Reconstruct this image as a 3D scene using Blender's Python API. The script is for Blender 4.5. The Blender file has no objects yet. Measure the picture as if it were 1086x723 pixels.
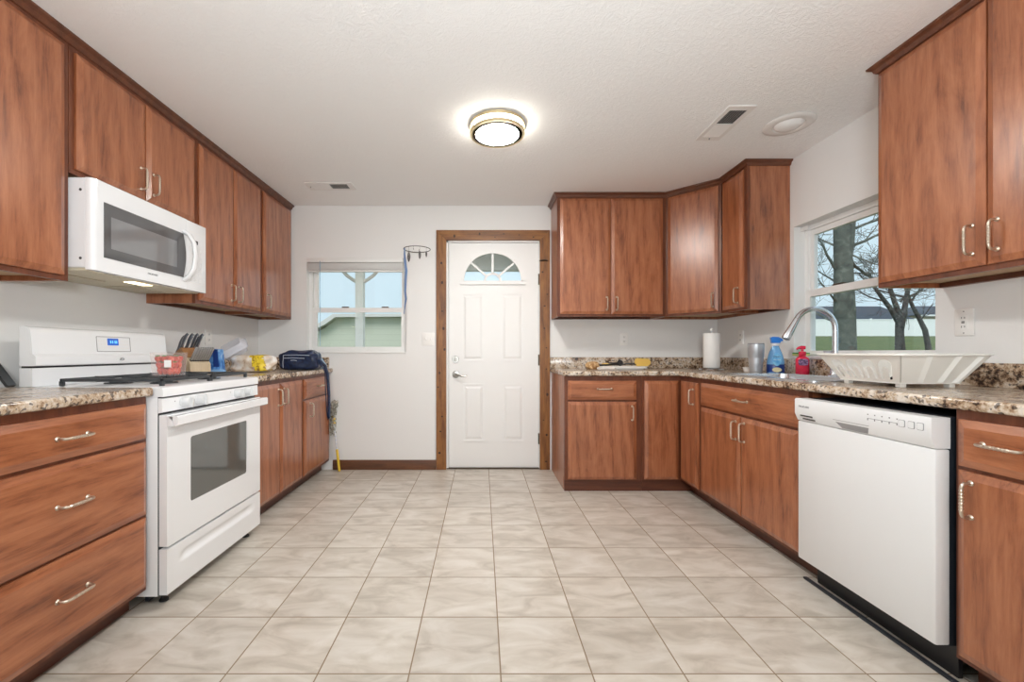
import bpy, bmesh, math, random
from mathutils import Vector, Matrix
random.seed(7)
scene = bpy.context.scene
COL = scene.collection
PI = math.pi

# ------------------------------------------------------------------ camera, sky, exposure
W, H = 1086, 723
F, CX, CY, EYE = 452.0, 511.0, 373.5, 1.071
cam_d = bpy.data.cameras.new('camera')
cam = bpy.data.objects.new('camera', cam_d)
COL.objects.link(cam)
cam.location = (0, 0, EYE)
cam.rotation_euler = (PI / 2, 0, 0)
cam_d.sensor_width = 36.0
cam_d.lens = F / W * 36.0
cam_d.shift_x = (W / 2 - CX) / W
cam_d.shift_y = (CY - H / 2) / W
cam_d.clip_start = 0.05
cam_d.clip_end = 300
scene.camera = cam

SKY = 1.0
FILL = 66.0
LAMP = 155.0          # radiance of the ceiling fixtures' diffusers
# added fill light, bounced off the ceiling from behind the camera
fl_d = bpy.data.lights.new('bounce_fill', 'AREA')
fl_d.shape = 'DISK'; fl_d.size = 0.6; fl_d.energy = FILL; fl_d.color = (0.94, 0.975, 1.0)
fl_o = bpy.data.objects.new('bounce_fill', fl_d); COL.objects.link(fl_o)
fl_o.location = (0.05, -0.45, 1.35); fl_o.rotation_euler = (PI - 0.62, 0, 0)
world = bpy.data.worlds.new('overcast_sky')
scene.world = world
sun_d = bpy.data.lights.new('yard_fill_sun', 'SUN'); sun_d.energy = 2.2; sun_d.angle = 0.5; sun_d.color = (1.0, 0.96, 0.90)
sun_o = bpy.data.objects.new('yard_fill_sun', sun_d); COL.objects.link(sun_o)
sun_o.rotation_euler = Vector((0.25, 0.62, -0.85)).to_track_quat('-Z', 'Y').to_euler()   # added to brighten the yard; from behind the house, reaching only that
world.use_nodes = True
wn = world.node_tree.nodes
bg = wn['Background']
bg.inputs[0].default_value = (0.70, 0.87, 0.95, 1)
bg.inputs[1].default_value = SKY

vs = scene.view_settings
vs.view_transform = 'Standard'
vs.look = 'None'
vs.exposure = 0.0
vs.gamma = 1.0
vs.use_curve_mapping = False
scene.cycles.max_bounces = 10
scene.cycles.diffuse_bounces = 6
scene.cycles.transparent_max_bounces = 16
scene.cycles.sample_clamp_indirect = 6.0
scene.cycles.caustics_reflective = False
scene.cycles.caustics_refractive = False

# room limits
XL, XR, YB, YF, ZC = -2.045, 2.156, 3.902, -3.4, 2.411

# ------------------------------------------------------------------ materials
def new_mat(name):
    m = bpy.data.materials.new(name)
    m.use_nodes = True
    return m, m.node_tree.nodes, m.node_tree.links, m.node_tree.nodes['Principled BSDF']

def plain(name, col, rough=0.5, metal=0.0, spec=0.5, bump=0.0, bscale=200, emit=None, trans=0.0, vary=0.04, coat=0.0):
    m, N, L, b = new_mat(name)
    b.inputs['Roughness'].default_value = rough
    b.inputs['Metallic'].default_value = metal
    b.inputs['Specular IOR Level'].default_value = spec
    b.inputs['Transmission Weight'].default_value = trans
    b.inputs['Coat Weight'].default_value = coat
    tc = N.new('ShaderNodeTexCoord')
    nz = N.new('ShaderNodeTexNoise'); nz.inputs['Scale'].default_value = bscale if bump else 9.0
    nz.inputs['Detail'].default_value = 3
    L.new(tc.outputs['Object'], nz.inputs['Vector'])
    mx = N.new('ShaderNodeMix'); mx.data_type = 'RGBA'
    mx.inputs[6].default_value = (*[c * (1 - vary) for c in col], 1)
    mx.inputs[7].default_value = (*[min(1, c * (1 + vary)) for c in col], 1)
    L.new(nz.outputs['Fac'], mx.inputs[0])
    L.new(mx.outputs[2], b.inputs['Base Color'])
    if bump:
        bp = N.new('ShaderNodeBump'); bp.inputs['Strength'].default_value = bump
        bp.inputs['Distance'].default_value = 0.003
        L.new(nz.outputs['Fac'], bp.inputs['Height']); L.new(bp.outputs[0], b.inputs['Normal'])
    if emit:
        b.inputs['Emission Color'].default_value = (*emit[0], 1)
        b.inputs['Emission Strength'].default_value = emit[1]
    return m

def ramp(N, stops):
    r = N.new('ShaderNodeValToRGB')
    e = r.color_ramp.elements
    e[0].position, e[0].color = stops[0][0], (*stops[0][1], 1)
    e[1].position, e[1].color = stops[-1][0], (*stops[-1][1], 1)
    for p, c in stops[1:-1]:
        x = e.new(p); x.color = (*c, 1)
    return r

def wood(name, grain, stops, rough=0.3, scale=1.0, coat=0.0):
    """grain: axis index along which the figure is stretched."""
    m, N, L, b = new_mat(name)
    tc = N.new('ShaderNodeTexCoord')
    oi = N.new('ShaderNodeObjectInfo')
    mul = N.new('ShaderNodeVectorMath'); mul.operation = 'SCALE'
    comb = N.new('ShaderNodeCombineXYZ')
    for i in range(3): L.new(oi.outputs['Random'], comb.inputs[i])
    L.new(comb.outputs[0], mul.inputs[0]); mul.inputs['Scale'].default_value = 37.0
    add = N.new('ShaderNodeVectorMath'); add.operation = 'ADD'
    L.new(tc.outputs['Object'], add.inputs[0]); L.new(mul.outputs[0], add.inputs[1])
    def mapped(along, across):
        mp = N.new('ShaderNodeMapping')
        s = [across * scale] * 3; s[grain] = along * scale
        mp.inputs['Scale'].default_value = s
        L.new(add.outputs[0], mp.inputs['Vector'])
        return mp
    n1 = N.new('ShaderNodeTexNoise'); n1.inputs['Scale'].default_value = 1.0
    n1.inputs['Detail'].default_value = 6; n1.inputs['Roughness'].default_value = 0.68; n1.inputs['Distortion'].default_value = 2.2
    L.new(mapped(1.6, 6.5).outputs[0], n1.inputs['Vector'])
    n2 = N.new('ShaderNodeTexNoise'); n2.inputs['Scale'].default_value = 1.0
    n2.inputs['Detail'].default_value = 6; n2.inputs['Roughness'].default_value = 0.68; n2.inputs['Distortion'].default_value = 0.5
    L.new(mapped(6.0, 75.0).outputs[0], n2.inputs['Vector'])
    n3 = N.new('ShaderNodeTexWave'); n3.wave_type = 'BANDS'; n3.bands_direction = 'DIAGONAL'
    n3.inputs['Scale'].default_value = 1.0; n3.inputs['Distortion'].default_value = 9.0
    n3.inputs['Detail'].default_value = 3; n3.inputs['Detail Scale'].default_value = 0.7
    L.new(mapped(0.7, 7.0).outputs[0], n3.inputs['Vector'])
    a = N.new('ShaderNodeMath'); a.operation = 'MULTIPLY_ADD'
    L.new(n2.outputs['Fac'], a.inputs[0]); a.inputs[1].default_value = 0.5
    s1 = N.new('ShaderNodeMath'); s1.operation = 'MULTIPLY_ADD'
    L.new(n1.outputs['Fac'], s1.inputs[0]); s1.inputs[1].default_value = 0.48
    s2 = N.new('ShaderNodeMath'); s2.operation = 'MULTIPLY'
    L.new(n3.outputs['Fac'], s2.inputs[0]); s2.inputs[1].default_value = 0.10
    L.new(s2.outputs[0], s1.inputs[2]); L.new(s1.outputs[0], a.inputs[2])
    r = ramp(N, stops)
    L.new(a.outputs[0], r.inputs[0]); L.new(r.outputs[0], b.inputs['Base Color'])
    b.inputs['Roughness'].default_value = rough
    b.inputs['Coat Weight'].default_value = coat
    b.inputs['Coat Roughness'].default_value = 0.27
    b.inputs['Coat IOR'].default_value = 1.75
    return m

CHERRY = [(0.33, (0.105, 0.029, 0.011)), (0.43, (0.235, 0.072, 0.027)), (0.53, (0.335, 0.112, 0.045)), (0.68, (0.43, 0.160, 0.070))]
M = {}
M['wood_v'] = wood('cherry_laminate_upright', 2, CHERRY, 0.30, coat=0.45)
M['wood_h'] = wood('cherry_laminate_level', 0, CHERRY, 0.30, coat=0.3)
M['wood_frame'] = wood('cherry_frame_shaded', 2, [(0.3, (0.075, 0.021, 0.010)), (0.55, (0.15, 0.045, 0.020)), (0.75, (0.22, 0.072, 0.032))], 0.33)  # darker copy of the cherry; shade of the door gaps put into its colour
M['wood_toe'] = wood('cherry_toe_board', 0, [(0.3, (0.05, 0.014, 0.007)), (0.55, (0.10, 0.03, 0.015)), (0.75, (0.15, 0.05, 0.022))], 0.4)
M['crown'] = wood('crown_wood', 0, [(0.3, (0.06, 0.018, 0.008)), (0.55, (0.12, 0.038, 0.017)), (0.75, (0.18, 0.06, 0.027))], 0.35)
M['cab_inside'] = plain('cabinet_interior', (0.50, 0.34, 0.20), 0.6)
M['pine'] = wood('knotty_pine', 2, [(0.34, (0.06, 0.020, 0.006)), (0.45, (0.17, 0.062, 0.016)), (0.58, (0.26, 0.105, 0.026)), (0.74, (0.37, 0.17, 0.045))], 0.42)
M['pine_h'] = wood('knotty_pine_level', 0, [(0.34, (0.06, 0.020, 0.006)), (0.45, (0.17, 0.062, 0.016)), (0.58, (0.26, 0.105, 0.026)), (0.74, (0.37, 0.17, 0.045))], 0.42)
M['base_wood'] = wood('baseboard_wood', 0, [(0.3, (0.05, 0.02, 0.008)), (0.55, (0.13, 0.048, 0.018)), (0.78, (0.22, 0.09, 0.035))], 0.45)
M['knot'] = plain('pine_knot', (0.04, 0.014, 0.006), 0.6)
M['block_wood'] = wood('knife_block_wood', 2, [(0.3, (0.20, 0.09, 0.035)), (0.55, (0.34, 0.16, 0.06)), (0.8, (0.5, 0.27, 0.12))], 0.4)
M['wall'] = plain('wall_paint', (0.81, 0.81, 0.805), 0.75, bump=0.06, bscale=90, vary=0.01)
M['door_white'] = plain('door_paint', (0.83, 0.83, 0.825), 0.42, vary=0.01)
M['sash'] = plain('vinyl_sash', (0.83, 0.83, 0.82), 0.4, vary=0.01)
M['appliance'] = plain('white_enamel', (0.84, 0.855, 0.875), 0.16, vary=0.005, coat=0.3)
M['appliance_matte'] = plain('white_plastic', (0.77, 0.78, 0.79), 0.34, vary=0.01)
M['knob_white'] = plain('knob_plastic', (0.66, 0.67, 0.68), 0.35, vary=0.01)
M['appliance_grey'] = plain('grey_steel_side', (0.76, 0.77, 0.79), 0.4, vary=0.02)
M['plastic_white'] = plain('white_rack_plastic', (0.84, 0.835, 0.80), 0.38, vary=0.01)
M['plate'] = plain('outlet_plate', (0.87, 0.86, 0.84), 0.4, vary=0.01)
M['slot'] = plain('dark_slot', (0.05, 0.05, 0.05), 0.6)
M['black'] = plain('black_plastic', (0.012, 0.012, 0.014), 0.4)
M['iron'] = plain('cast_iron', (0.035, 0.04, 0.045), 0.42, bump=0.2, bscale=400)
M['rubber'] = plain('black_rubber', (0.018, 0.022, 0.03), 0.5)
M['nickel'] = plain('satin_nickel', (0.66, 0.57, 0.47), 0.3, metal=1.0)
M['dark_nickel'] = plain('aged_nickel', (0.40, 0.38, 0.35), 0.3, metal=1.0)
M['soft_steel'] = plain('satin_steel', (0.60, 0.62, 0.65), 0.38, metal=0.75)
M['steel'] = plain('stainless_steel', (0.68, 0.70, 0.73), 0.22, metal=1.0, vary=0.08)
M['chrome'] = plain('brushed_chrome', (0.70, 0.73, 0.78), 0.27, metal=1.0)
M['brass_trim'] = plain('lamp_ring_metal', (0.72, 0.60, 0.38), 0.42, metal=0.8)
M['hinge'] = plain('dark_hinge', (0.10, 0.07, 0.05), 0.45, metal=0.8)
M['grey_print'] = plain('grey_print', (0.20, 0.20, 0.21), 0.5)
M['grey_mid'] = plain('grey_pocket', (0.30, 0.30, 0.31), 0.4)
M['display'] = plain('blue_display', (0.02, 0.06, 0.25), 0.2, emit=((0.03, 0.13, 0.55), 0.7))
M['display_text'] = plain('display_digits', (0.1, 0.4, 0.8), 0.3, emit=((0.12, 0.5, 0.95), 0.9))
M['dark_glass'] = plain('dark_oven_glass', (0.10, 0.105, 0.10), 0.06, spec=0.9, coat=0.6)
M['grey_glass'] = plain('grey_window_border', (0.10, 0.10, 0.105), 0.12, spec=0.7, coat=0.4)
M['inner_glass'] = plain('screened_glass', (0.22, 0.225, 0.235), 0.07, spec=0.9, coat=0.6)
M['lamp_glass'] = plain('lit_diffuser', (0.9, 0.88, 0.82), 0.4, emit=((1.0, 0.965, 0.91), LAMP))
M['lamp_side'] = plain('lit_side_glass', (0.9, 0.88, 0.82), 0.4, emit=((1.0, 0.93, 0.82), LAMP * 0.22))
M['task_lens'] = plain('lit_task_lens', (0.9, 0.8, 0.6), 0.4, emit=((1.0, 0.85, 0.55), 4.0))
M['vent_white'] = plain('vent_enamel', (0.78, 0.765, 0.75), 0.45)
M['vent_dark'] = plain('vent_inside', (0.045, 0.04, 0.038), 0.6)
M['filter'] = plain('grease_filter', (0.60, 0.54, 0.42), 0.45, metal=0.6, bump=0.5, bscale=500)
M['cream_under'] = plain('underside_cream', (0.66, 0.60, 0.46), 0.5)

def glass_pane(name, tint=(0.97, 0.99, 1.0)):
    m, N, L, b = new_mat(name)
    out = N['Material Output']
    tr = N.new('ShaderNodeBsdfTransparent'); tr.inputs[0].default_value = (*tint, 1)
    gl = N.new('ShaderNodeBsdfGlossy'); gl.inputs['Roughness'].default_value = 0.03
    lw_ = N.new('ShaderNodeLayerWeight'); lw_.inputs[0].default_value = 0.5
    pw = N.new('ShaderNodeMath'); pw.operation = 'POWER'; pw.inputs[1].default_value = 5.0
    L.new(lw_.outputs['Facing'], pw.inputs[0])
    fr = N.new('ShaderNodeMath'); fr.operation = 'MULTIPLY_ADD'; fr.inputs[1].default_value = 0.6; fr.inputs[2].default_value = 0.03
    L.new(pw.outputs[0], fr.inputs[0])
    mx = N.new('ShaderNodeMixShader')
    L.new(fr.outputs[0], mx.inputs[0]); L.new(tr.outputs[0], mx.inputs[1]); L.new(gl.outputs[0], mx.inputs[2])
    L.new(mx.outputs[0], out.inputs['Surface'])
    return m
M['pane'] = glass_pane('window_glass')

def clear_plastic(name, tint, haze, opacity):
    m, N, L, b = new_mat(name)
    out = N['Material Output']
    tr = N.new('ShaderNodeBsdfTransparent'); tr.inputs[0].default_value = (*tint, 1)
    b.inputs['Base Color'].default_value = (*haze, 1); b.inputs['Roughness'].default_value = 0.12
    mx = N.new('ShaderNodeMixShader'); mx.inputs[0].default_value = opacity
    tc = N.new('ShaderNodeTexCoord'); nz = N.new('ShaderNodeTexNoise'); nz.inputs['Scale'].default_value = 35
    bp = N.new('ShaderNodeBump'); bp.inputs['Strength'].default_value = 0.6; bp.inputs['Distance'].default_value = 0.004
    L.new(tc.outputs['Object'], nz.inputs['Vector']); L.new(nz.outputs['Fac'], bp.inputs['Height']); L.new(bp.outputs[0], b.inputs['Normal'])
    L.new(tr.outputs[0], mx.inputs[1]); L.new(b.outputs[0], mx.inputs[2]); L.new(mx.outputs[0], out.inputs['Surface'])
    return m
M['clamshell'] = clear_plastic('clear_clamshell', (0.96, 0.97, 1.0), (0.85, 0.86, 0.92), 0.72)
M['tub_clear'] = clear_plastic('clear_tub', (1.0, 0.97, 0.96), (0.9, 0.86, 0.86), 0.16)
M['bag_film'] = clear_plastic('clear_film', (1.0, 0.98, 0.96), (0.88, 0.84, 0.80), 0.45)
M['bag_blue'] = clear_plastic('blue_film', (0.8, 0.92, 1.0), (0.55, 0.75, 0.9), 0.6)

def ceiling_mat():
    m, N, L, b = new_mat('stippled_ceiling')
    b.inputs['Base Color'].default_value = (0.87, 0.875, 0.875, 1)
    b.inputs['Roughness'].default_value = 0.85
    tc = N.new('ShaderNodeTexCoord')
    vo = N.new('ShaderNodeTexNoise'); vo.inputs['Scale'].default_value = 26; vo.inputs['Detail'].default_value = 4
    vo.inputs['Roughness'].default_value = 0.65; vo.inputs['Distortion'].default_value = 2.2
    L.new(tc.outputs['Object'], vo.inputs['Vector'])
    r = ramp(N, [(0.42, (0, 0, 0)), (0.62, (1, 1, 1))])
    L.new(vo.outputs['Fac'], r.inputs[0])
    bp = N.new('ShaderNodeBump'); bp.inputs['Strength'].default_value = 0.26; bp.inputs['Distance'].default_value = 0.005
    L.new(r.outputs[0], bp.inputs['Height']); L.new(bp.outputs[0], b.inputs['Normal'])
    return m
M['ceiling'] = ceiling_mat()

TILE, TX, TY = 0.3048, 0.0628, 1.725
def tile_mat():
    m, N, L, b = new_mat('ceramic_floor_tile')
    tc = N.new('ShaderNodeTexCoord')
    mp = N.new('ShaderNodeMapping')
    k = 1 / TILE
    mp.inputs['Scale'].default_value = (k, k, k)
    mp.inputs['Location'].default_value = (-TX * k + 50, -TY * k + 50, 0)
    L.new(tc.outputs['Object'], mp.inputs['Vector'])
    br = N.new('ShaderNodeTexBrick')
    br.offset = 0.0; br.squash = 1.0
    br.inputs['Scale'].default_value = 1.0
    br.inputs['Brick Width'].default_value = 1.0; br.inputs['Row Height'].default_value = 1.0
    br.inputs['Mortar Size'].default_value = 0.009; br.inputs['Mortar Smooth'].default_value = 0.25
    br.inputs['Color1'].default_value = (0, 0, 0, 1); br.inputs['Color2'].default_value = (1, 1, 1, 1); br.inputs['Mortar'].default_value = (0.5, 0.5, 0.5, 1)
    L.new(mp.outputs[0], br.inputs['Vector'])
    # cloudy marbling, shifted per tile
    sc = N.new('ShaderNodeVectorMath'); sc.operation = 'MULTIPLY_ADD'
    L.new(br.outputs['Color'], sc.inputs[0]); sc.inputs[1].default_value = (19, 7, 3); L.new(mp.outputs[0], sc.inputs[2])
    nz = N.new('ShaderNodeTexNoise'); nz.inputs['Scale'].default_value = 2.4; nz.inputs['Detail'].default_value = 5
    nz.inputs['Roughness'].default_value = 0.55; nz.inputs['Distortion'].default_value = 0.8
    st = N.new('ShaderNodeMapping'); st.inputs['Scale'].default_value = (0.65, 1.5, 1); st.inputs['Rotation'].default_value = (0, 0, 0.35)
    L.new(sc.outputs[0], st.inputs['Vector']); L.new(st.outputs[0], nz.inputs['Vector'])
    r = ramp(N, [(0.30, (0.43, 0.385, 0.325)), (0.50, (0.575, 0.53, 0.465)), (0.68, (0.66, 0.625, 0.57))])
    L.new(nz.outputs['Fac'], r.inputs[0])
    hs = N.new('ShaderNodeHueSaturation')
    vmap = N.new('ShaderNodeMapRange'); L.new(br.outputs['Color'], vmap.inputs[0]); vmap.inputs[3].default_value = 0.94; vmap.inputs[4].default_value = 1.06
    L.new(vmap.outputs[0], hs.inputs['Value']); L.new(r.outputs[0], hs.inputs['Color'])
    mx = N.new('ShaderNodeMix'); mx.data_type = 'RGBA'
    L.new(br.outputs['Fac'], mx.inputs[0]); L.new(hs.outputs[0], mx.inputs[6])
    mx.inputs[7].default_value = (0.27, 0.20, 0.13, 1)
    L.new(mx.outputs[2], b.inputs['Base Color'])
    rr = N.new('ShaderNodeMapRange'); L.new(br.outputs['Fac'], rr.inputs[0]); rr.inputs[3].default_value = 0.30; rr.inputs[4].default_value = 0.9
    L.new(rr.outputs[0], b.inputs['Roughness'])
    inv = N.new('ShaderNodeMath'); inv.operation = 'SUBTRACT'; inv.inputs[0].default_value = 1.0; L.new(br.outputs['Fac'], inv.inputs[1])
    bp = N.new('ShaderNodeBump'); bp.inputs['Strength'].default_value = 0.5; bp.inputs['Distance'].default_value = 0.003
    L.new(inv.outputs[0], bp.inputs['Height']); L.new(bp.outputs[0], b.inputs['Normal'])
    return m
M['tile'] = tile_mat()

def granite_mat():
    m, N, L, b = new_mat('granite_laminate')
    tc = N.new('ShaderNodeTexCoord')
    n1 = N.new('ShaderNodeTexNoise'); n1.inputs['Scale'].default_value = 55; n1.inputs['Detail'].default_value = 4; n1.inputs['Roughness'].default_value = 0.7
    n2 = N.new('ShaderNodeTexNoise'); n2.inputs['Scale'].default_value = 7; n2.inputs['Detail'].default_value = 4; n2.inputs['Distortion'].default_value = 1.5
    vo = N.new('ShaderNodeTexVoronoi'); vo.inputs['Scale'].default_value = 95
    for n in (n1, n2, vo): L.new(tc.outputs['Object'], n.inputs['Vector'])
    a = N.new('ShaderNodeMath'); a.operation = 'MULTIPLY_ADD'
    L.new(n2.outputs['Fac'], a.inputs[0]); a.inputs[1].default_value = 0.55
    s = N.new('ShaderNodeMath'); s.operation = 'MULTIPLY'; L.new(n1.outputs['Fac'], s.inputs[0]); s.inputs[1].default_value = 0.6
    L.new(s.outputs[0], a.inputs[2])
    r = ramp(N, [(0.37, (0.018, 0.014, 0.014)), (0.44, (0.09, 0.052, 0.035)), (0.50, (0.30, 0.195, 0.12)), (0.57, (0.52, 0.41, 0.30)), (0.68, (0.68, 0.62, 0.55))])
    L.new(a.outputs[0], r.inputs[0])
    r2 = ramp(N, [(0.0, (0.05, 0.055, 0.075)), (0.25, (0.22, 0.19, 0.18)), (1.0, (1, 1, 1))])
    sp = N.new('ShaderNodeSeparateColor'); L.new(vo.outputs['Color'], sp.inputs[0])
    r3 = ramp(N, [(0.14, (0.14, 0.14, 0.18)), (0.22, (1, 1, 1))])
    L.new(sp.outputs[0], r3.inputs[0])
    mx = N.new('ShaderNodeMix'); mx.data_type = 'RGBA'; mx.blend_type = 'MULTIPLY'; mx.inputs[0].default_value = 0.8
    L.new(r.outputs[0], mx.inputs[6]); L.new(r3.outputs[0], mx.inputs[7])
    L.new(mx.outputs[2], b.inputs['Base Color'])
    b.inputs['Roughness'].default_value = 0.2
    return m
M['granite'] = granite_mat()

def striped(name, c1, c2, axis, freq, rough=0.6):
    m, N, L, b = new_mat(name)
    tc = N.new('ShaderNodeTexCoord'); mp = N.new('ShaderNodeMapping')
    L.new(tc.outputs['Object'], mp.inputs['Vector'])
    w = N.new('ShaderNodeTexWave'); w.bands_direction = 'XYZ'[axis]; w.wave_profile = 'SAW'; w.inputs['Scale'].default_value = freq; w.inputs['Distortion'].default_value = 0.0
    L.new(mp.outputs[0], w.inputs['Vector'])
    r = ramp(N, [(0.0, c2), (0.12, c1), (1.0, c1)])
    L.new(w.outputs['Fac'], r.inputs[0]); L.new(r.outputs[0], b.inputs['Base Color'])
    b.inputs['Roughness'].default_value = rough
    return m

def noisy(name, stops, scale, rough=0.7, bump=0.0, detail=4):
    m, N, L, b = new_mat(name)
    tc = N.new('ShaderNodeTexCoord'); nz = N.new('ShaderNodeTexNoise')
    nz.inputs['Scale'].default_value = scale; nz.inputs['Detail'].default_value = detail; nz.inputs['Distortion'].default_value = 0.6
    L.new(tc.outputs['Object'], nz.inputs['Vector'])
    r = ramp(N, stops); L.new(nz.outputs['Fac'], r.inputs[0]); L.new(r.outputs[0], b.inputs['Base Color'])
    b.inputs['Roughness'].default_value = rough
    if bump:
        bp = N.new('ShaderNodeBump'); bp.inputs['Strength'].default_value = bump; bp.inputs['Distance'].default_value = 0.01
        L.new(nz.outputs['Fac'], bp.inputs['Height']); L.new(bp.outputs[0], b.inputs['Normal'])
    return m

# ------------------------------------------------------------------ mesh helpers
class MB:
    def __init__(self):
        self.bm = bmesh.new()
    def box(self, x0, x1, y0, y1, z0, z1, bev=0.0, seg=2, mat4=None):
        r = bmesh.ops.create_cube(self.bm, size=1.0)
        v = r['verts']
        S = Matrix.Diagonal((x1 - x0, y1 - y0, z1 - z0, 1))
        T = Matrix.Translation(((x0 + x1) / 2, (y0 + y1) / 2, (z0 + z1) / 2))
        bmesh.ops.transform(self.bm, matrix=T @ S, verts=v)
        if bev > 0:
            e = list({e for a in v for e in a.link_edges})
            rb = bmesh.ops.bevel(self.bm, geom=v + e, offset=bev, segments=seg, affect='EDGES', profile=0.5)
            v = list({q for f in rb['faces'] for q in f.verts} | {q for q in v if q.is_valid})
        if mat4 is not None:
            bmesh.ops.transform(self.bm, matrix=mat4, verts=v)
        return self
    def mesh(self, verts, faces, mat4=None):
        vs_ = [self.bm.verts.new((mat4 @ Vector(p)) if mat4 is not None else p) for p in verts]
        for f in faces:
            try: self.bm.faces.new([vs_[i] for i in f])
            except ValueError: pass
        return self
    def tube(self, pts, rad, n=8, closed=False, flat=(1, 1), up=None, caps=True):
        pts = [Vector(p) for p in pts]
        m = len(pts)
        rad = rad if isinstance(rad, (list, tuple)) else [rad] * m
        rings = []
        prev = None
        for i, p in enumerate(pts):
            if closed: t = pts[(i + 1) % m] - pts[i - 1]
            elif i == 0: t = pts[1] - pts[0]
            elif i == m - 1: t = pts[-1] - pts[-2]
            else: t = (pts[i + 1] - pts[i]).normalized() + (pts[i] - pts[i - 1]).normalized()
            t.normalize()
            if prev is None:
                a = Vector(up) if up else (Vector((0, 0, 1)) if abs(t.z) < 0.9 else Vector((1, 0, 0)))
            else: a = prev
            a = a - t * a.dot(t)
            if a.length < 1e-6: a = t.orthogonal()
            a.normalize(); prev = a
            b = t.cross(a)
            rings.append([self.bm.verts.new(p + (a * math.cos(2 * PI * k / n) * flat[0] + b * math.sin(2 * PI * k / n) * flat[1]) * rad[i]) for k in range(n)])
        for i in range(m if closed else m - 1):
            A, B = rings[i], rings[(i + 1) % m]
            for k in range(n):
                self.bm.faces.new((A[k], A[(k + 1) % n], B[(k + 1) % n], B[k]))
        if caps and not closed:
            self.bm.faces.new(rings[0]); self.bm.faces.new(rings[-1])
        return self
    def lathe(self, prof, n=32, mat4=None, sx=1, sy=1):
        rings = []
        M4 = mat4 if mat4 is not None else Matrix.Identity(4)
        for r, z in prof:
            if r < 1e-6: rings.append([self.bm.verts.new(M4 @ Vector((0, 0, z)))])
            else: rings.append([self.bm.verts.new(M4 @ Vector((r * sx * math.cos(2 * PI * k / n), r * sy * math.sin(2 * PI * k / n), z))) for k in range(n)])
        for A, B in zip(rings, rings[1:]):
            for k in range(n):
                if len(A) == 1 and len(B) == 1: break
                if len(A) == 1: self.bm.faces.new((A[0], B[k], B[(k + 1) % n]))
                elif len(B) == 1: self.bm.faces.new((A[k], A[(k + 1) % n], B[0]))
                else: self.bm.faces.new((A[k], A[(k + 1) % n], B[(k + 1) % n], B[k]))
        for R in (rings[0], rings[-1]):
            if len(R) > 2:
                try: self.bm.faces.new(R)
                except ValueError: pass
        return self
    def plate(self, outer, holes, basis, thick):
        """outer/holes: 2-D loops; basis(u,v,w)->xyz; extruded from w=0 to w=thick."""
        bm = self.bm
        edges = []
        for loop in [outer] + list(holes):
            vv = [bm.verts.new(basis(u, v, 0)) for u, v in loop]
            edges += [bm.edges.new((vv[i], vv[(i + 1) % len(vv)])) for i in range(len(vv))]
        g = bmesh.ops.triangle_fill(bm, use_beauty=True, use_dissolve=False, edges=edges)
        faces = [f for f in g['geom'] if isinstance(f, bmesh.types.BMFace)]
        ext = bmesh.ops.extrude_face_region(bm, geom=faces)
        vv = [q for q in ext['geom'] if isinstance(q, bmesh.types.BMVert)]
        d = Vector(basis(0, 0, thick)) - Vector(basis(0, 0, 0))
        bmesh.ops.translate(bm, verts=vv, vec=d)
        return self
    def prism(self, poly, basis, a0, a1):
        """closed polygon (u,v) swept from w=a0 to a1."""
        n = len(poly)
        A = [self.bm.verts.new(basis(u, v, a0)) for u, v in poly]
        B = [self.bm.verts.new(basis(u, v, a1)) for u, v in poly]
        self.bm.faces.new(A); self.bm.faces.new(B)
        for i in range(n): self.bm.faces.new((A[i], A[(i + 1) % n], B[(i + 1) % n], B[i]))
        return self
    def sweep(self, prof, path):
        """prof (out, z) swept along a level open path (x,y); out is to the right of travel; mitred."""
        n = len(path)
        P = [Vector(p) for p in path]
        rings = []
        for i in range(n):
            d1 = (P[i] - P[i - 1]).normalized() if i else None
            d2 = (P[i + 1] - P[i]).normalized() if i < n - 1 else None
            n1 = Vector((d1.y, -d1.x)) if d1 else None
            n2 = Vector((d2.y, -d2.x)) if d2 else None
            if n1 is None: o = n2
            elif n2 is None: o = n1
            else:
                o = (n1 + n2); o = o / max(1e-6, o.length) ; o = o / max(0.2, o.dot(n1))
            rings.append([self.bm.verts.new((P[i].x + o.x * u, P[i].y + o.y * u, z)) for u, z in prof])
        k = len(prof)
        for A, B in zip(rings, rings[1:]):
            for j in range(k): self.bm.faces.new((A[j], A[(j + 1) % k], B[(j + 1) % k], B[j]))
        self.bm.faces.new(rings[0]); self.bm.faces.new(rings[-1])
        return self
    def field(self, w, h, thick, fn, nx=40, nz=16, x0=0, z0=0):
        """a board in x-z facing -y whose front is at y = fn(x,z)."""
        V, Fc = [], []
        for j in range(nz + 1):
            for i in range(nx + 1):
                x, z = w * i / nx, h * j / nz
                V.append((x0 + x, fn(x, z), z0 + z))
        nn = len(V)
        for j in range(nz):
            for i in range(nx):
                a = j * (nx + 1) + i
                Fc.append((a, a + 1, a + nx + 2, a + nx + 1))
        ring = [i for i in range(nx + 1)] + [j * (nx + 1) + nx for j in range(1, nz + 1)] + [nz * (nx + 1) + i for i in range(nx - 1, -1, -1)] + [j * (nx + 1) for j in range(nz - 1, 0, -1)]
        for q in ring:
            V.append((V[q][0], thick, V[q][2]))
        m = len(ring)
        for i in range(m): Fc.append((ring[i], ring[(i + 1) % m], nn + (i + 1) % m, nn + i))
        Fc.append(tuple(nn + i for i in range(m)))
        return self.mesh(V, Fc)
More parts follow.
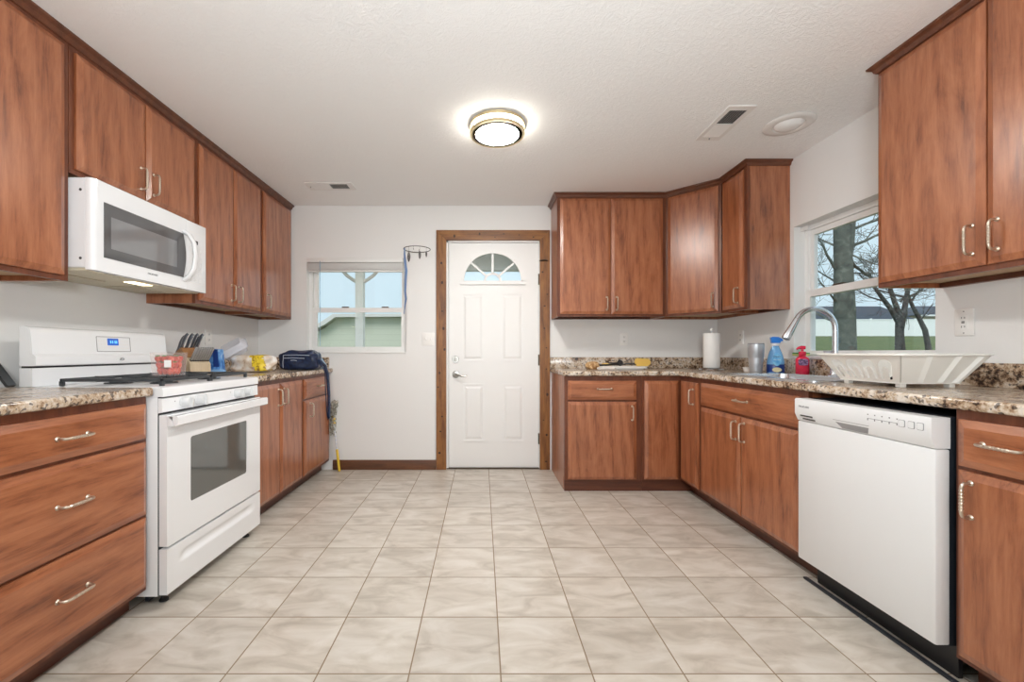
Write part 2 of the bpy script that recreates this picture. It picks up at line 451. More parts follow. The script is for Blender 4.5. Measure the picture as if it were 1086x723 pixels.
    def build(self, name, mat, parent=None, angle=35, loc=None, rot=None):
        bm = self.bm
        bmesh.ops.recalc_face_normals(bm, faces=bm.faces)
        me = bpy.data.meshes.new(name)
        bm.to_mesh(me); bm.free()
        me.polygons.foreach_set('use_smooth', [True] * len(me.polygons))
        me.set_sharp_from_angle(angle=math.radians(angle))
        me.materials.append(M[mat] if isinstance(mat, str) else mat)
        o = bpy.data.objects.new(name, me)
        COL.objects.link(o)
        if parent is not None: o.parent = parent
        if loc is not None: o.location = loc
        if rot is not None: o.rotation_euler = rot
        return o

def tag(o, label, cat, group=None, kind=None):
    o['label'] = label; o['category'] = cat
    if group: o['group'] = group
    if kind: o['kind'] = kind
    return o
def thing(name, label, cat, loc=(0, 0, 0), rz=0.0, group=None, kind=None):
    o = bpy.data.objects.new(name, None); COL.objects.link(o)
    o.empty_display_size = 0.1
    o.location = loc; o.rotation_euler = (0, 0, rz)
    return tag(o, label, cat, group, kind)
def copy_tree(o, parent=None):
    c = o.copy(); COL.objects.link(c)
    if parent is not None: c.parent = parent
    for ch in list(o.children): copy_tree(ch, c)
    return c
def rect(x0, x1, z0, z1): return [(x0, z0), (x1, z0), (x1, z1), (x0, z1)]
def rrect(x0, x1, z0, z1, r, n=5):
    out = []
    for cx, cz, a in ((x1 - r, z0 + r, -PI / 2), (x1 - r, z1 - r, 0), (x0 + r, z1 - r, PI / 2), (x0 + r, z0 + r, PI)):
        for i in range(n + 1):
            t = a + PI / 2 * i / n
            out.append((cx + r * math.cos(t), cz + r * math.sin(t)))
    return out
XZ = lambda y0, s=1: (lambda u, v, w: (u, y0 + s * w, v))
XY = lambda z0: (lambda u, v, w: (u, v, z0 + w))
YZ = lambda x0: (lambda u, v, w: (x0 + w, u, v))
def lettering(txt, size, mat, parent, loc, rot, name='lettering', depth=0.0004):
    c = bpy.data.curves.new(name, 'FONT'); c.body = txt; c.size = size; c.extrude = depth
    c.align_x = 'CENTER'; c.align_y = 'CENTER'
    t = bpy.data.objects.new(name, c); COL.objects.link(t)
    bpy.context.view_layer.update()
    me = bpy.data.meshes.new_from_object(t.evaluated_get(bpy.context.evaluated_depsgraph_get()))
    COL.objects.unlink(t); bpy.data.objects.remove(t)
    me.materials.clear(); me.materials.append(M[mat])
    o = bpy.data.objects.new(name, me); COL.objects.link(o)
    o.parent = parent; o.location = loc; o.rotation_euler = rot
    return o

# ------------------------------------------------------------------ room shell
fl = MB().box(XL - 0.12, XR + 0.12, YF - 0.12, YB + 0.12, -0.06, 0.0).build('floor', 'tile')
tag(fl, 'pale beige square ceramic tile floor with brown grout', 'floor', kind='structure')
ce = MB().box(XL - 0.12, XR + 0.12, YF - 0.12, YB + 0.12, ZC, ZC + 0.1).build('ceiling', 'ceiling')
tag(ce, 'off-white swirled texture ceiling over the kitchen', 'ceiling', kind='structure')
wl = MB().box(XL - 0.12, XL, YF, YB, 0, ZC).build('wall_left', 'wall')
tag(wl, 'off-white wall behind the stove and microwave', 'wall', kind='structure')

W1 = (-1.602, -0.690, 1.062, 1.935)            # back window opening x0 x1 z0 z1
D1 = (-0.326, 0.531, 0.0, 2.095)               # door opening
wb = MB().plate([(XL - 0.12, 0), (D1[0], 0), (D1[0], D1[3]), (D1[1], D1[3]), (D1[1], 0), (XR + 0.12, 0), (XR + 0.12, ZC), (XL - 0.12, ZC)],
                [rect(*W1)], XZ(YB), 0.12).build('wall_back', 'wall')
tag(wb, 'off-white end wall holding the panelled door', 'wall', kind='structure')
W2 = (2.026, 2.944, 1.03, 1.935)               # right window opening y0 y1 z0 z1
wr = MB().plate(rect(YF, YB, 0, ZC), [rect(*W2)], YZ(XR), 0.12).build('wall_right', 'wall')
tag(wr, 'off-white wall behind the sink and dish rack', 'wall', kind='structure')
W3 = (-1.45, 1.45, 0.02, 2.12)                  # wide opening added behind the camera to let daylight in
wf = MB().plate(rect(XL - 0.12, XR + 0.12, 0, ZC), [rect(*W3)], XZ(YF - 0.12), 0.12).build('wall_front', 'wall')
tag(wf, 'off-white wall behind the viewer with a wide opening added for daylight', 'wall', kind='structure')

# unseen sliding glazing, added with the opening that lets daylight in
pd = thing('added_window', 'added wide sliding glazing behind the viewer for more daylight', 'window', (0, YF - 0.06, 0), kind='structure')
for sx in (-1, 1):
    x0, x1 = (W3[0] + 0.004, 0.02) if sx < 0 else (-0.02, W3[1] - 0.004)
    y = 0.022 * sx
    s = MB().plate(rect(x0, x1, W3[2] + 0.004, W3[3] - 0.004), [rect(x0 + 0.06, x1 - 0.06, W3[2] + 0.07, W3[3] - 0.07)], XZ(y - 0.018), 0.036).build('sash', 'sash', pd)
    MB().box(x0 + 0.06, x1 - 0.06, y - 0.003, y + 0.003, W3[2] + 0.07, W3[3] - 0.07).build('pane', 'pane', s)

bb = MB().prism([(0, 0), (0.014, 0), (0.014, 0.075), (0.008, 0.088), (0, 0.088)], lambda u, v, w: (w, YB - u - 0.001, v), -1.36, -0.418).build('baseboard_back', 'base_wood')
tag(bb, 'dark stained wood baseboard left of the door', 'baseboard', kind='structure')

# crown strips along the tops of the wall cabinets
CR = [(-0.01, 2.374), (0.006, 2.374), (0.012, 2.381), (0.016, 2.392), (0.030, 2.401), (0.032, 2.4095), (-0.01, 2.4095)]
t1 = MB().sweep(CR, [(-1.745, 1.12), (-1.745, 3.898)]).build('trim_1', 'crown')
tag(t1, 'narrow dark crown strip above the left wall cabinets', 'trim', kind='structure')
UX0, UY, DX, DY, RUX, RUY = 0.634, 3.590, 1.546, 3.290, 1.855, 2.978
t2 = MB().sweep(CR, [(UX0, 3.900), (UX0, UY), (DX, UY), (RUX, DY), (RUX, RUY), (2.154, RUY)][::1]).build('trim_2', 'crown')
tag(t2, 'dark crown strip above the corner wall cabinets', 'trim', kind='structure')
t3 = MB().sweep(CR, [(2.154, 1.994), (1.855, 1.994), (1.855, 1.10)]).build('trim_3', 'crown')
tag(t3, 'dark crown strip above the wall cabinet near the camera at right', 'trim', kind='structure')

# ------------------------------------------------------------------ cabinets
def handle_mesh():
    L2, out, r = 0.053, 0.031, 0.0048
    pts = [(0, -0.001, -L2), (0, -out * 0.55, -L2)]
    for i in range(1, 5):
        a = PI / 2 * i / 5
        pts.append((0, -out * 0.55 - 0.013 * math.sin(a), -L2 + 0.013 * (1 - math.cos(a))))
    pts += [(0, -out, -L2 + 0.016), (0, -out, -0.02), (0, -out, 0.02), (0, -out, L2 - 0.016)]
    for i in range(4, 0, -1):
        a = PI / 2 * i / 5
        pts.append((0, -out * 0.55 - 0.013 * math.sin(a), L2 - 0.013 * (1 - math.cos(a))))
    pts += [(0, -out * 0.55, L2), (0, -0.001, L2)]
    mb = MB().tube(pts, r, 10, up=(1, 0, 0))
    for s in (-1, 1):
        mb.lathe([(0.0085, 0), (0.0085, 0.003), (0.006, 0.006), (0.004, 0.006)], 14, Matrix.Translation((0, 0, s * L2)) @ Matrix.Rotation(PI / 2, 4, 'X'))
    for k in range(7):  # rope-like beads along the grip
        z = -0.03 + 0.01 * k
        mb.lathe([(0.0046, -0.0042), (0.0061, 0), (0.0046, 0.0042)], 10, Matrix.Translation((0, -out, z)))
    o = mb.build('handle', 'nickel')
    me = o.data; bpy.data.objects.remove(o)
    return me
HM = handle_mesh()
def add_handle(parent, x, y, z, level=False):
    h = bpy.data.objects.new('handle', HM); COL.objects.link(h)
    h.parent = parent; h.location = (x, y, z)
    if level: h.rotation_euler = (0, PI / 2, 0)
    h['label'] = 'satin nickel bar pull'
    return h
def front_mesh(x0, x1, z0, z1, t=0.02, ch=0.024, cd=0.010):
    V = [(x0, 0, z0), (x1, 0, z0), (x1, 0, z1), (x0, 0, z1),
         (x0, -(t - cd), z0), (x1, -(t - cd), z0), (x1, -(t - cd), z1), (x0, -(t - cd), z1),
         (x0 + ch, -t, z0 + ch), (x1 - ch, -t, z0 + ch), (x1 - ch, -t, z1 - ch), (x0 + ch, -t, z1 - ch)]
    Fc = [(0, 1, 2, 3)]
    for a in (0, 4):
        for i in range(4): Fc.append((a + i, a + (i + 1) % 4, a + 4 + (i + 1) % 4, a + 4 + i))
    Fc.append((8, 9, 10, 11))
    return MB().mesh(V, Fc)
def fronts_on(root, fronts):
    for kind, x0, x1, z0, z1, h in fronts:
        d = front_mesh(x0, x1, z0, z1).build(kind, 'wood_h' if kind == 'drawer' else 'wood_v', root, angle=10)
        if h: add_handle(d, h[0], -0.0195, h[1], level=len(h) > 2)
def frame_strips(root, w, z0, z1, stiles, rails, st=0.03):
    """face frame: stiles [(x0,x1)], rails [(z0,z1)] as one plate."""
    xs = sorted(stiles); zs = sorted(rails)
    holes = []
    for (a, b) in zip(xs, xs[1:]):
        for (c, d) in zip(zs, zs[1:]):
            holes.append(rect(a[1], b[0], c[1], d[0]))
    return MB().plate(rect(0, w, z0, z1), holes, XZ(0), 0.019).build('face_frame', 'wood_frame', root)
G = 'cherry wood kitchen cabinets'
def base_cabinet(label, loc, rz, w, depth, fronts, stiles, rails, toe_y=0.07, top=0.888, open_top=True):
    r = thing('base_cabinet', label, 'cabinet', (loc[0], loc[1], 0), rz, G)
    c = MB()
    for x in (0, w - 0.016): c.box(x, x + 0.016, 0.020, depth, 0.105, top)
    for x in (0, w - 0.016): c.box(x, x + 0.016, max(toe_y, 0.02) + 0.017, depth, 0.001, 0.105)
    c.box(0.016, w - 0.016, 0.020, depth, 0.105, 0.121)
    c.box(0.016, w - 0.016, depth - 0.008, depth, 0.121, top)
    c.build('carcass', 'wood_v', r)
    frame_strips(r, w, 0.086, top, stiles, rails)
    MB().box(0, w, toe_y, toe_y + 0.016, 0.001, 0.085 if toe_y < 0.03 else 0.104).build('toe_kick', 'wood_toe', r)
    fronts_on(r, fronts)
    return r
def wall_cabinet(label, loc, rz, w, depth, z0, z1, fronts, stiles, rails):
    r = thing('wall_cabinet', label, 'cabinet', (loc[0], loc[1], z0), rz, G)
    h = z1 - z0
    c = MB()
    for x in (0, w - 0.016): c.box(x, x + 0.016, 0.020, depth, 0.0, h)
    c.box(0.016, w - 0.016, depth - 0.008, depth, 0.0, h)
    c.box(0.016, w - 0.016, 0.020, depth - 0.008, h - 0.016, h)
    c.build('carcass', 'wood_v', r)
    MB().box(0.0165, w - 0.0165, 0.0205, depth - 0.0085, 0.022, 0.036).build('bottom_panel', 'cab_inside', r)
    MB().box(0.0165, w - 0.0165, depth - 0.030, depth - 0.0085, 0.0, 0.0215).build('hanging_rail', 'wood_toe', r)
    frame_strips(r, w, 0.0, h, stiles, [(a - z0, b - z0) for a, b in rails])
    fronts_on(r, [(k, a, b, c0 - z0, c1 - z0, ((hh[0], hh[1] - z0) if hh else None)) for k, a, b, c0, c1, hh in fronts])
    return r
LR, RR = PI / 2, -PI / 2
WT = 2.4085
urails = [(1.370, 1.402), (2.34, WT)]
# left wall cabinets (local x runs away from the camera)
wall_cabinet('tall wall cabinet nearest the camera, left of the microwave', (-1.745, 1.10), LR, 0.697, 0.298, 1.370, WT,
     [('door', 0.012, 0.332, 1.392, 2.352, (0.29, 1.48)), ('door', 0.340, 0.672, 1.392, 2.352, None)], [(0, 0.03), (0.321, 0.351), (0.665, 0.697)], urails)
wall_cabinet('short wall cabinet directly above the white microwave', (-1.745, 1.80), LR, 0.792, 0.298, 1.832, WT,
     [('door', 0.024, 0.397, 1.854, 2.352, (0.358, 1.950)), ('door', 0.403, 0.776, 1.854, 2.352, (0.442, 1.950))],
     [(0, 0.034), (0.385, 0.415), (0.762, 0.792)], [(1.832, 1.862), (2.34, WT)])
wall_cabinet('two-door wall cabinet just right of the microwave', (-1.745, 2.595), LR, 0.764, 0.298, 1.370, WT,
     [('door', 0.022, 0.381, 1.392, 2.352, (0.342, 1.480)), ('door', 0.387, 0.748, 1.392, 2.352, (0.430, 1.480))],
     [(0, 0.03), (0.367, 0.397), (0.734, 0.764)], urails)
wall_cabinet('single-door wall cabinet against the end wall on the left side', (-1.745, 3.362), LR, 0.537, 0.298, 1.370, WT,
     [('door', 0.024, 0.512, 1.392, 2.352, (0.066, 1.480))], [(0, 0.03), (0.50, 0.537)], urails)
# back and right wall cabinets
wall_cabinet('two-door wall cabinet right of the white door', (UX0, UY), 0, DX - UX0 - 0.001, 0.310, 1.372, WT,
     [('door', 0.024, 0.448, 1.392, 2.362, (0.412, 1.480)), ('door', 0.454, 0.886, 1.392, 2.362, (0.496, 1.480))],
     [(0, 0.03), (0.434, 0.464), (0.880, 0.911)], urails)
wall_cabinet('narrow wall cabinet beside the window, its plain end facing the camera', (RUX, DY - 0.001), RR, DY - RUY - 0.002, 0.299, 1.372, WT,
     [('door', 0.018, 0.276, 1.392, 2.362, (0.232, 1.480))], [(0, 0.028), (0.272, 0.310)], urails)
wall_cabinet('wall cabinet near the camera right of the window', (1.855, 1.994), RR, 0.874, 0.299, 1.370, WT,
     [('door', 0.012, 0.434, 1.392, 2.362, (0.398, 1.492)), ('door', 0.440, 0.862, 1.392, 2.362, (0.476, 1.492))],
     [(0, 0.03), (0.422, 0.452), (0.844, 0.874)], urails)
# diagonal corner wall cabinet
dl = math.hypot(RUX - DX, DY - UY); da = math.atan2(DY - UY, RUX - DX)
dg = thing('wall_cabinet', 'diagonal corner wall cabinet above the paper towels', 'cabinet', (DX, UY, 1.372), da, G)
def to_l(x, y):
    c, s = math.cos(-da), math.sin(-da); x -= DX; y -= UY
    return (c * x - s * y, s * x + c * y)
hh = WT - 1.372
pent = [to_l(*p) for p in ((DX + 0.001, UY + 0.02), (DX + 0.001, 3.900), (2.154, 3.900), (2.154, DY + 0.001), (RUX + 0.02, DY + 0.001))]
cc = MB()
for a, b in zip(pent, pent[1:]):
    d = Vector((b[0] - a[0], b[1] - a[1])); n = Vector((d.y, -d.x)).normalized() * 0.012
    cc.prism([a, b, (b[0] + n.x, b[1] + n.y), (a[0] + n.x, a[1] + n.y)], lambda u, v, w: (u, v, w), 0, hh)
cc.build('carcass', 'wood_v', dg)
ctr = Vector((sum(p[0] for p in pent) / 5, sum(p[1] for p in pent) / 5))
ins = [(ctr.x + (p[0] - ctr.x) * 0.93, ctr.y + (p[1] - ctr.y) * 0.93) for p in pent]
MB().prism(ins, lambda u, v, w: (u, v, w), 0.022, 0.036).build('bottom_panel', 'cab_inside', dg)
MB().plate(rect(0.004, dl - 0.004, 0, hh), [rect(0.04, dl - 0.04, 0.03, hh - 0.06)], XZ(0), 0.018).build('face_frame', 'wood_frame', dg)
fronts_on(dg, [('door', 0.026, dl - 0.026, 0.020, 0.990, (dl - 0.062, 0.108))])

# base cabinets
base_cabinet('three-drawer base cabinet nearest the camera left of the stove', (-1.395, 1.095), LR, 0.675, 0.645,
     [('drawer', 0.012, 0.664, 0.716, 0.858, (0.338, 0.789, 1)), ('drawer', 0.012, 0.664, 0.404, 0.702, (0.338, 0.567, 1)), ('drawer', 0.012, 0.664, 0.106, 0.392, (0.338, 0.262, 1))],
     [(0, 0.03), (0.645, 0.675)], [(0.086, 0.115), (0.385, 0.41), (0.695, 0.725), (0.845, 0.888)])
base_cabinet('two-door base cabinet right of the stove', (-1.395, 2.552), LR, 0.745, 0.645,
     [('door', 0.012, 0.366, 0.106, 0.858, (0.326, 0.765)), ('door', 0.372, 0.728, 0.106, 0.858, (0.412, 0.765))],
     [(0, 0.03), (0.354, 0.384), (0.715, 0.745)], [(0.086, 0.115), (0.845, 0.888)])
base_cabinet('base cabinet with one drawer and door at the far left end', (-1.395, 3.300), LR, 0.590, 0.645,
     [('drawer', 0.022, 0.560, 0.706, 0.858, (0.31, 0.790, 1)), ('door', 0.022, 0.560, 0.106, 0.690, (0.110, 0.610))],
     [(0, 0.034), (0.55, 0.59)], [(0.086, 0.115), (0.685, 0.712), (0.845, 0.888)])
base_cabinet('base cabinet with one drawer and door beside the white door', (0.637, 3.290), 0, 0.596, 0.610,
     [('drawer', 0.026, 0.553, 0.706, 0.852, (0.305, 0.790, 1)), ('door', 0.026, 0.553, 0.092, 0.690, (0.516, 0.604))],
     [(0, 0.034), (0.545, 0.596)], [(0.086, 0.1), (0.685, 0.712), (0.84, 0.888)], toe_y=0.0)
base_cabinet('sink base cabinet with false drawer and two doors', (1.535, 2.988), RR, 0.985, 0.619,
     [('drawer', 0.022, 0.940, 0.706, 0.858, (0.500, 0.786, 1)), ('door', 0.022, 0.478, 0.106, 0.690, (0.446, 0.606)), ('door', 0.484, 0.940, 0.106, 0.690, (0.526, 0.606))],
     [(0, 0.034), (0.466, 0.496), (0.930, 0.985)], [(0.086, 0.115), (0.685, 0.712), (0.845, 0.888)])
base_cabinet('narrow base cabinet nearest the camera right of the dishwasher', (1.535, 1.378), RR, 0.300, 0.619,
     [('drawer', 0.014, 0.288, 0.710, 0.858, (0.142, 0.792, 1)), ('door', 0.014, 0.288, 0.104, 0.697, (0.058, 0.612))],
     [(0, 0.03), (0.27, 0.30)], [(0.086, 0.115), (0.69, 0.72), (0.845, 0.888)])
# blind corner base cabinet: two narrow doors meeting in the corner
cb = thing('base_cabinet', 'corner base cabinet whose two narrow doors meet at an angle', 'cabinet', (1.535, 3.290, 0), 0, G)
c = MB()
c.box(-0.300, -0.284, 0.02, 0.610, 0.105, 0.888); c.box(0.02, 0.619, -0.300, -0.284, 0.105, 0.888)
c.box(-0.284, 0.619, 0.602, 0.610, 0.105, 0.888); c.box(0.611, 0.619, -0.284, 0.602, 0.105, 0.888)
c.box(-0.284, 0.611, 0.02, 0.602, 0.105, 0.121); c.box(0.02, 0.611, -0.284, 0.02, 0.105, 0.121)
c.build('carcass', 'wood_v', cb)
f = MB().plate(rect(-0.300, 0.0, 0.086, 0.888), [rect(-0.27, -0.02, 0.1, 0.845)], XZ(0), 0.019)
f.plate(rect(-0.300, -0.001, 0.086, 0.888), [rect(-0.27, -0.02, 0.1, 0.845)], YZ(0), 0.019)
f.build('face_frame', 'wood_frame', cb)
MB().prism([(-0.30, 0.0), (0.0775, 0.0), (0.0775, -0.30), (0.0915, -0.30), (0.0915, 0.016), (-0.30, 0.016)], XY(0), 0.001, 0.085).build('toe_kick', 'wood_toe', cb)
front_mesh(-0.282, -0.022, 0.092, 0.852).build('door', 'wood_v', cb, angle=10)
d2 = front_mesh(0.026, 0.284, 0.104, 0.852).build('door', 'wood_v', cb, angle=10)
d2.rotation_euler = (0, 0, RR)
add_handle(d2, 0.232, -0.0195, 0.750)

# ------------------------------------------------------------------ worktops
CT, CU = 0.926, 0.890
def edge_profile(lip, d):      # (out from front, z): rounded nose
    return None
def counter(name, label, outer, holes, splash, loc=(0, 0, 0)):
    o = MB().plate(outer, holes, XY(CU), CT - CU).build(name, 'granite')
    bv = o.modifiers.new('bevel', 'BEVEL'); bv.width = 0.010; bv.segments = 3; bv.limit_method = 'ANGLE'; bv.angle_limit = math.radians(50)
    tag(o, label, 'countertop', 'granite pattern worktops')
    s = MB()
    for b in splash: s.box(*b, bev=0.004)
    s.build('backsplash', 'granite', o)
    return o
counter('countertop', 'short granite-look worktop over the drawers left of the stove', rect(XL + 0.002, -1.362, 1.06, 1.772), [],
        [(XL + 0.002, XL + 0.022, 1.06, 1.772, CT, 1.026)])
counter('countertop', 'granite-look worktop right of the stove holding the navy bag', rect(XL + 0.002, -1.362, 2.548, YB - 0.002), [],
        [(XL + 0.002, XL + 0.022, 2.548, YB - 0.024, CT, 1.026), (XL + 0.022, -1.395, YB - 0.023, YB - 0.002, CT, 1.026)])
SK = (1.625, 2.085, 2.10, 2.88)      # sink cut-out x0 x1 y0 y1
counter('countertop', 'L-shaped granite-look worktop around the sink', [(0.622, 3.258), (1.502, 3.258), (1.502, 1.06), (XR - 0.002, 1.06), (XR - 0.002, YB - 0.002), (0.622, YB - 0.002)],
        [rrect(*SK, 0.05)], [(0.622, XR - 0.024, YB - 0.023, YB - 0.002, CT, 1.026), (XR - 0.023, XR - 0.002, 1.06, YB - 0.002, CT, 1.026)])

# sink
sk = MB()
r_out, r_in = rrect(1.60, 2.11, 2.075, 2.905, 0.06), rrect(1.655, 2.03, 2.13, 2.85, 0.06)
sk.plate(r_out, [r_in], XY(CT + 0.0005), 0.004)
n = len(r_in)
bot = rrect(1.685, 2.00, 2.16, 2.82, 0.05)
V = [(u, v, CT + 0.002) for u, v in r_in] + [(u, v, 0.76) for u, v in bot]
sk.mesh(V, [(i, (i + 1) % n, n + (i + 1) % n, n + i) for i in range(n)] + [tuple(range(n, 2 * n))])
sink = sk.build('kitchen_sink', 'steel')
tag(sink, 'stainless steel sink set into the worktop below the window', 'sink')
MB().lathe([(0.0, 0.7605), (0.035, 0.7605), (0.04, 0.764), (0.03, 0.7655), (0.0, 0.7625)], 24, Matrix.Translation((1.85, 2.49, 0.001))).build('drain', 'chrome', sink)

# faucet
fz = CT + 0.0046
fa = thing('faucet', 'tall chrome gooseneck faucet behind the dish rack', 'faucet', (2.065, 2.49, fz))
MB().lathe([(0.034, 0), (0.034, 0.006), (0.026, 0.016), (0.022, 0.05), (0.021, 0.11), (0.017, 0.12)], 24).build('faucet_base', 'chrome', fa)
pts = [(0, 0, 0.115), (0, 0, 0.262)]
R_ = 0.120
for i in range(1, 15):
    a = math.radians(150) * i / 14
    pts.append((-R_ + R_ * math.cos(a), 0, 0.275 + R_ * math.sin(a)))
MB().tube(pts, 0.0145, 16).build('spout', 'chrome', fa)
MB().tube([(-0.2245, 0, 0.334), (-0.238, 0, 0.3095), (-0.264, 0, 0.2645), (-0.286, 0, 0.2265), (-0.290, 0, 0.2195)], [0.0155, 0.0165, 0.020, 0.023, 0.021], 18).build('spray_head', 'chrome', fa)
MB().tube([(0, -0.015, 0.075), (-0.01, -0.05, 0.078), (-0.035, -0.075, 0.098), (-0.06, -0.085, 0.118)], [0.013, 0.012, 0.008, 0.007], 12).build('lever', 'chrome', fa)

# ------------------------------------------------------------------ stove
st = thing('stove', 'white gas stove with black grates between the left worktops', 'stove', (-1.333, 1.781, 0), LR)
SW = 0.758
MB().box(0, SW, 0.022, 0.600, 0.048, 0.884, 0.004).build('body', 'appliance', st)
MB().box(0.001, SW - 0.001, 0.0204, 0.0216, 0.052, 0.883).build('gap_shade', 'black', st)  # black sheet standing in for shade in the oven door and drawer gaps
ck = MB().prism([(0.0, 0.884), (0.0, 0.912), (0.004, 0.921), (0.014, 0.926), (0.535, 0.926), (0.535, 0.884)], lambda u, v, w: (w, u, v), 0.0, SW)
ck.box(0.012, SW - 0.012, 0.535, 0.60, 0.884, 0.924)
ck.build('cooktop', 'appliance', st)
cp = MB().prism([(0.020, 0.815), (0.002, 0.819), (0.004, 0.876), (0.020, 0.878)], lambda u, v, w: (w, u, v), 0.0, SW).build('control_panel', 'appliance', st)
knob = None
for x in (0.128, 0.226, 0.540, 0.632):
    k = MB().lathe([(0.0, 0.0), (0.026, 0.0), (0.026, 0.004), (0.0225, 0.006), (0.021, 0.028), (0.018, 0.032), (0.0, 0.032)], 24, Matrix.Rotation(PI / 2, 4, 'X'))
    k.box(-0.005, 0.005, -0.045, -0.004, -0.024, 0.024, 0.003)
    k.build('knob', 'knob_white', st, loc=(x, 0.003, 0.849))
for x in (0.075, 0.485):
    mk = MB()
    for i, z in enumerate((0.838, 0.858)): mk.lathe([(0, 0.0005), (0.0025, 0.0005), (0.0025, 0), (0, 0)], 8, Matrix.Translation((x, 0.0033, z)) @ Matrix.Rotation(PI / 2, 4, 'X'))
    mk.build('knob_marking', 'grey_print', st)
OW = (0.150, 0.612, 0.396, 0.690)
od = MB().plate(rrect(0.005, SW - 0.005, 0.253, 0.807, 0.006), [rrect(*OW, 0.012)], XZ(-0.014), 0.034).build('oven_door', 'appliance', st)
gl = MB().plate(rrect(OW[0] + 0.0005, OW[1] - 0.0005, OW[2] + 0.0005, OW[3] - 0.0005, 0.012), [], XZ(-0.011), 0.012).build('oven_window', 'dark_glass', od)
gl['label'] = 'dark glass pane'
hb = MB().prism([(-0.060, 0.766), (-0.060, 0.798), (-0.054, 0.804), (-0.030, 0.804), (-0.022, 0.797), (-0.034, 0.790), (-0.040, 0.770), (-0.050, 0.760)], lambda u, v, w: (w, u, v), 0.004, SW - 0.004)
for x in (0.004, SW - 0.034): hb.box(x, x + 0.03, -0.040, -0.014, 0.760, 0.803, 0.003)
hb.build('oven_handle', 'appliance', od)
def scoop(x, z):
    w, h = SW - 0.006, 0.190
    d = 0.0
    if 0.07 < x < w - 0.07:
        t = (z - 0.105) / 0.048
        if 0 < t < 1:
            ex = min(1, (x - 0.07) / 0.05, (w - 0.07 - x) / 0.05)
            d = 0.013 * (math.sin(PI * min(1, t ** 0.7))) * ex
    return -0.014 + d
MB().field(SW - 0.010, 0.190, 0.020, scoop, 60, 34, 0.005, 0.053).build('storage_drawer', 'appliance', st, angle=50)
for x in (0.05, SW - 0.07):
    for y in (0.03, 0.54):
        MB().lathe([(0.018, 0.001), (0.018, 0.008), (0.011, 0.014), (0.011, 0.049)], 16, Matrix.Translation((x + 0.01, y + 0.01, 0))).build('foot', 'black', st)
MB().box(0.02, SW - 0.02, 0.075, 0.09, 0.018, 0.047).build('base_rail', 'rubber', st)
# backguard
bgp = [(0.600, 0.926), (0.548, 0.926), (0.546, 0.932), (0.546, 1.004), (0.600, 1.004)]
bk = MB().prism(bgp, lambda u, v, w: (w, u, v), 0.0, SW).build('backguard', 'appliance', st)
up = [(0.600, 1.013), (0.535, 1.013), (0.531, 1.018), (0.532, 1.052), (0.538, 1.058), (0.545, 1.064), (0.552, 1.150), (0.556, 1.168), (0.566, 1.178), (0.580, 1.181), (0.600, 1.181)]
MB().prism(up, lambda u, v, w: (w, u, v), 0.0, SW).build('control_head', 'appliance', bk)
MB().box(0.006, SW - 0.006, 0.553, 0.598, 1.0045, 1.0125).build('slit_shade', 'black', bk)  # black strip standing in for the shade inside the backguard slit
def on_panel(z): return 0.545 + (z - 1.064) * (0.007 / 0.086)
tilt = math.atan2(0.007, 0.086)
dp = MB().plate(rrect(0.300, 0.500, -0.038, 0.038, 0.004), [rrect(0.303, 0.497, -0.035, 0.035, 0.003)], XZ(0), 0.001)
dp.build('control_outline', 'grey_mid', bk, loc=(0, on_panel(1.112) - 0.0012, 1.112), rot=(-tilt, 0, 0))
dd = MB().plate(rrect(0.362, 0.426, -0.016, 0.019, 0.003), [], XZ(0), 0.0015).build('display', 'display', bk, loc=(0, on_panel(1.122) - 0.0016, 1.122), rot=(-tilt, 0, 0))
dg_ = MB()
for x in (0.376, 0.388, 0.402, 0.411):
    dg_.box(x, x + 0.006, -0.0006, 0.0002, -0.006, 0.008)
dg_.build('display_digits', 'display_text', dd)
for x in (0.312, 0.326, 0.340, 0.438, 0.452, 0.466, 0.480):
    for z in (-0.022, -0.004, 0.014): MB().box(x, x + 0.007, -0.0006, 0.0004, z, z + 0.004).build('key', 'vent_white', bk, loc=(0, on_panel(1.112) - 0.001, 1.112), rot=(-tilt, 0, 0))
em = MB().lathe([(0, 0.002), (0.011, 0.0015), (0.013, 0)], 24, Matrix.Translation((0.428, 0.5315, 1.036)) @ Matrix.Rotation(PI / 2, 4, 'X'), sx=1.25, sy=0.6).build('oval_emblem', 'chrome', bk)
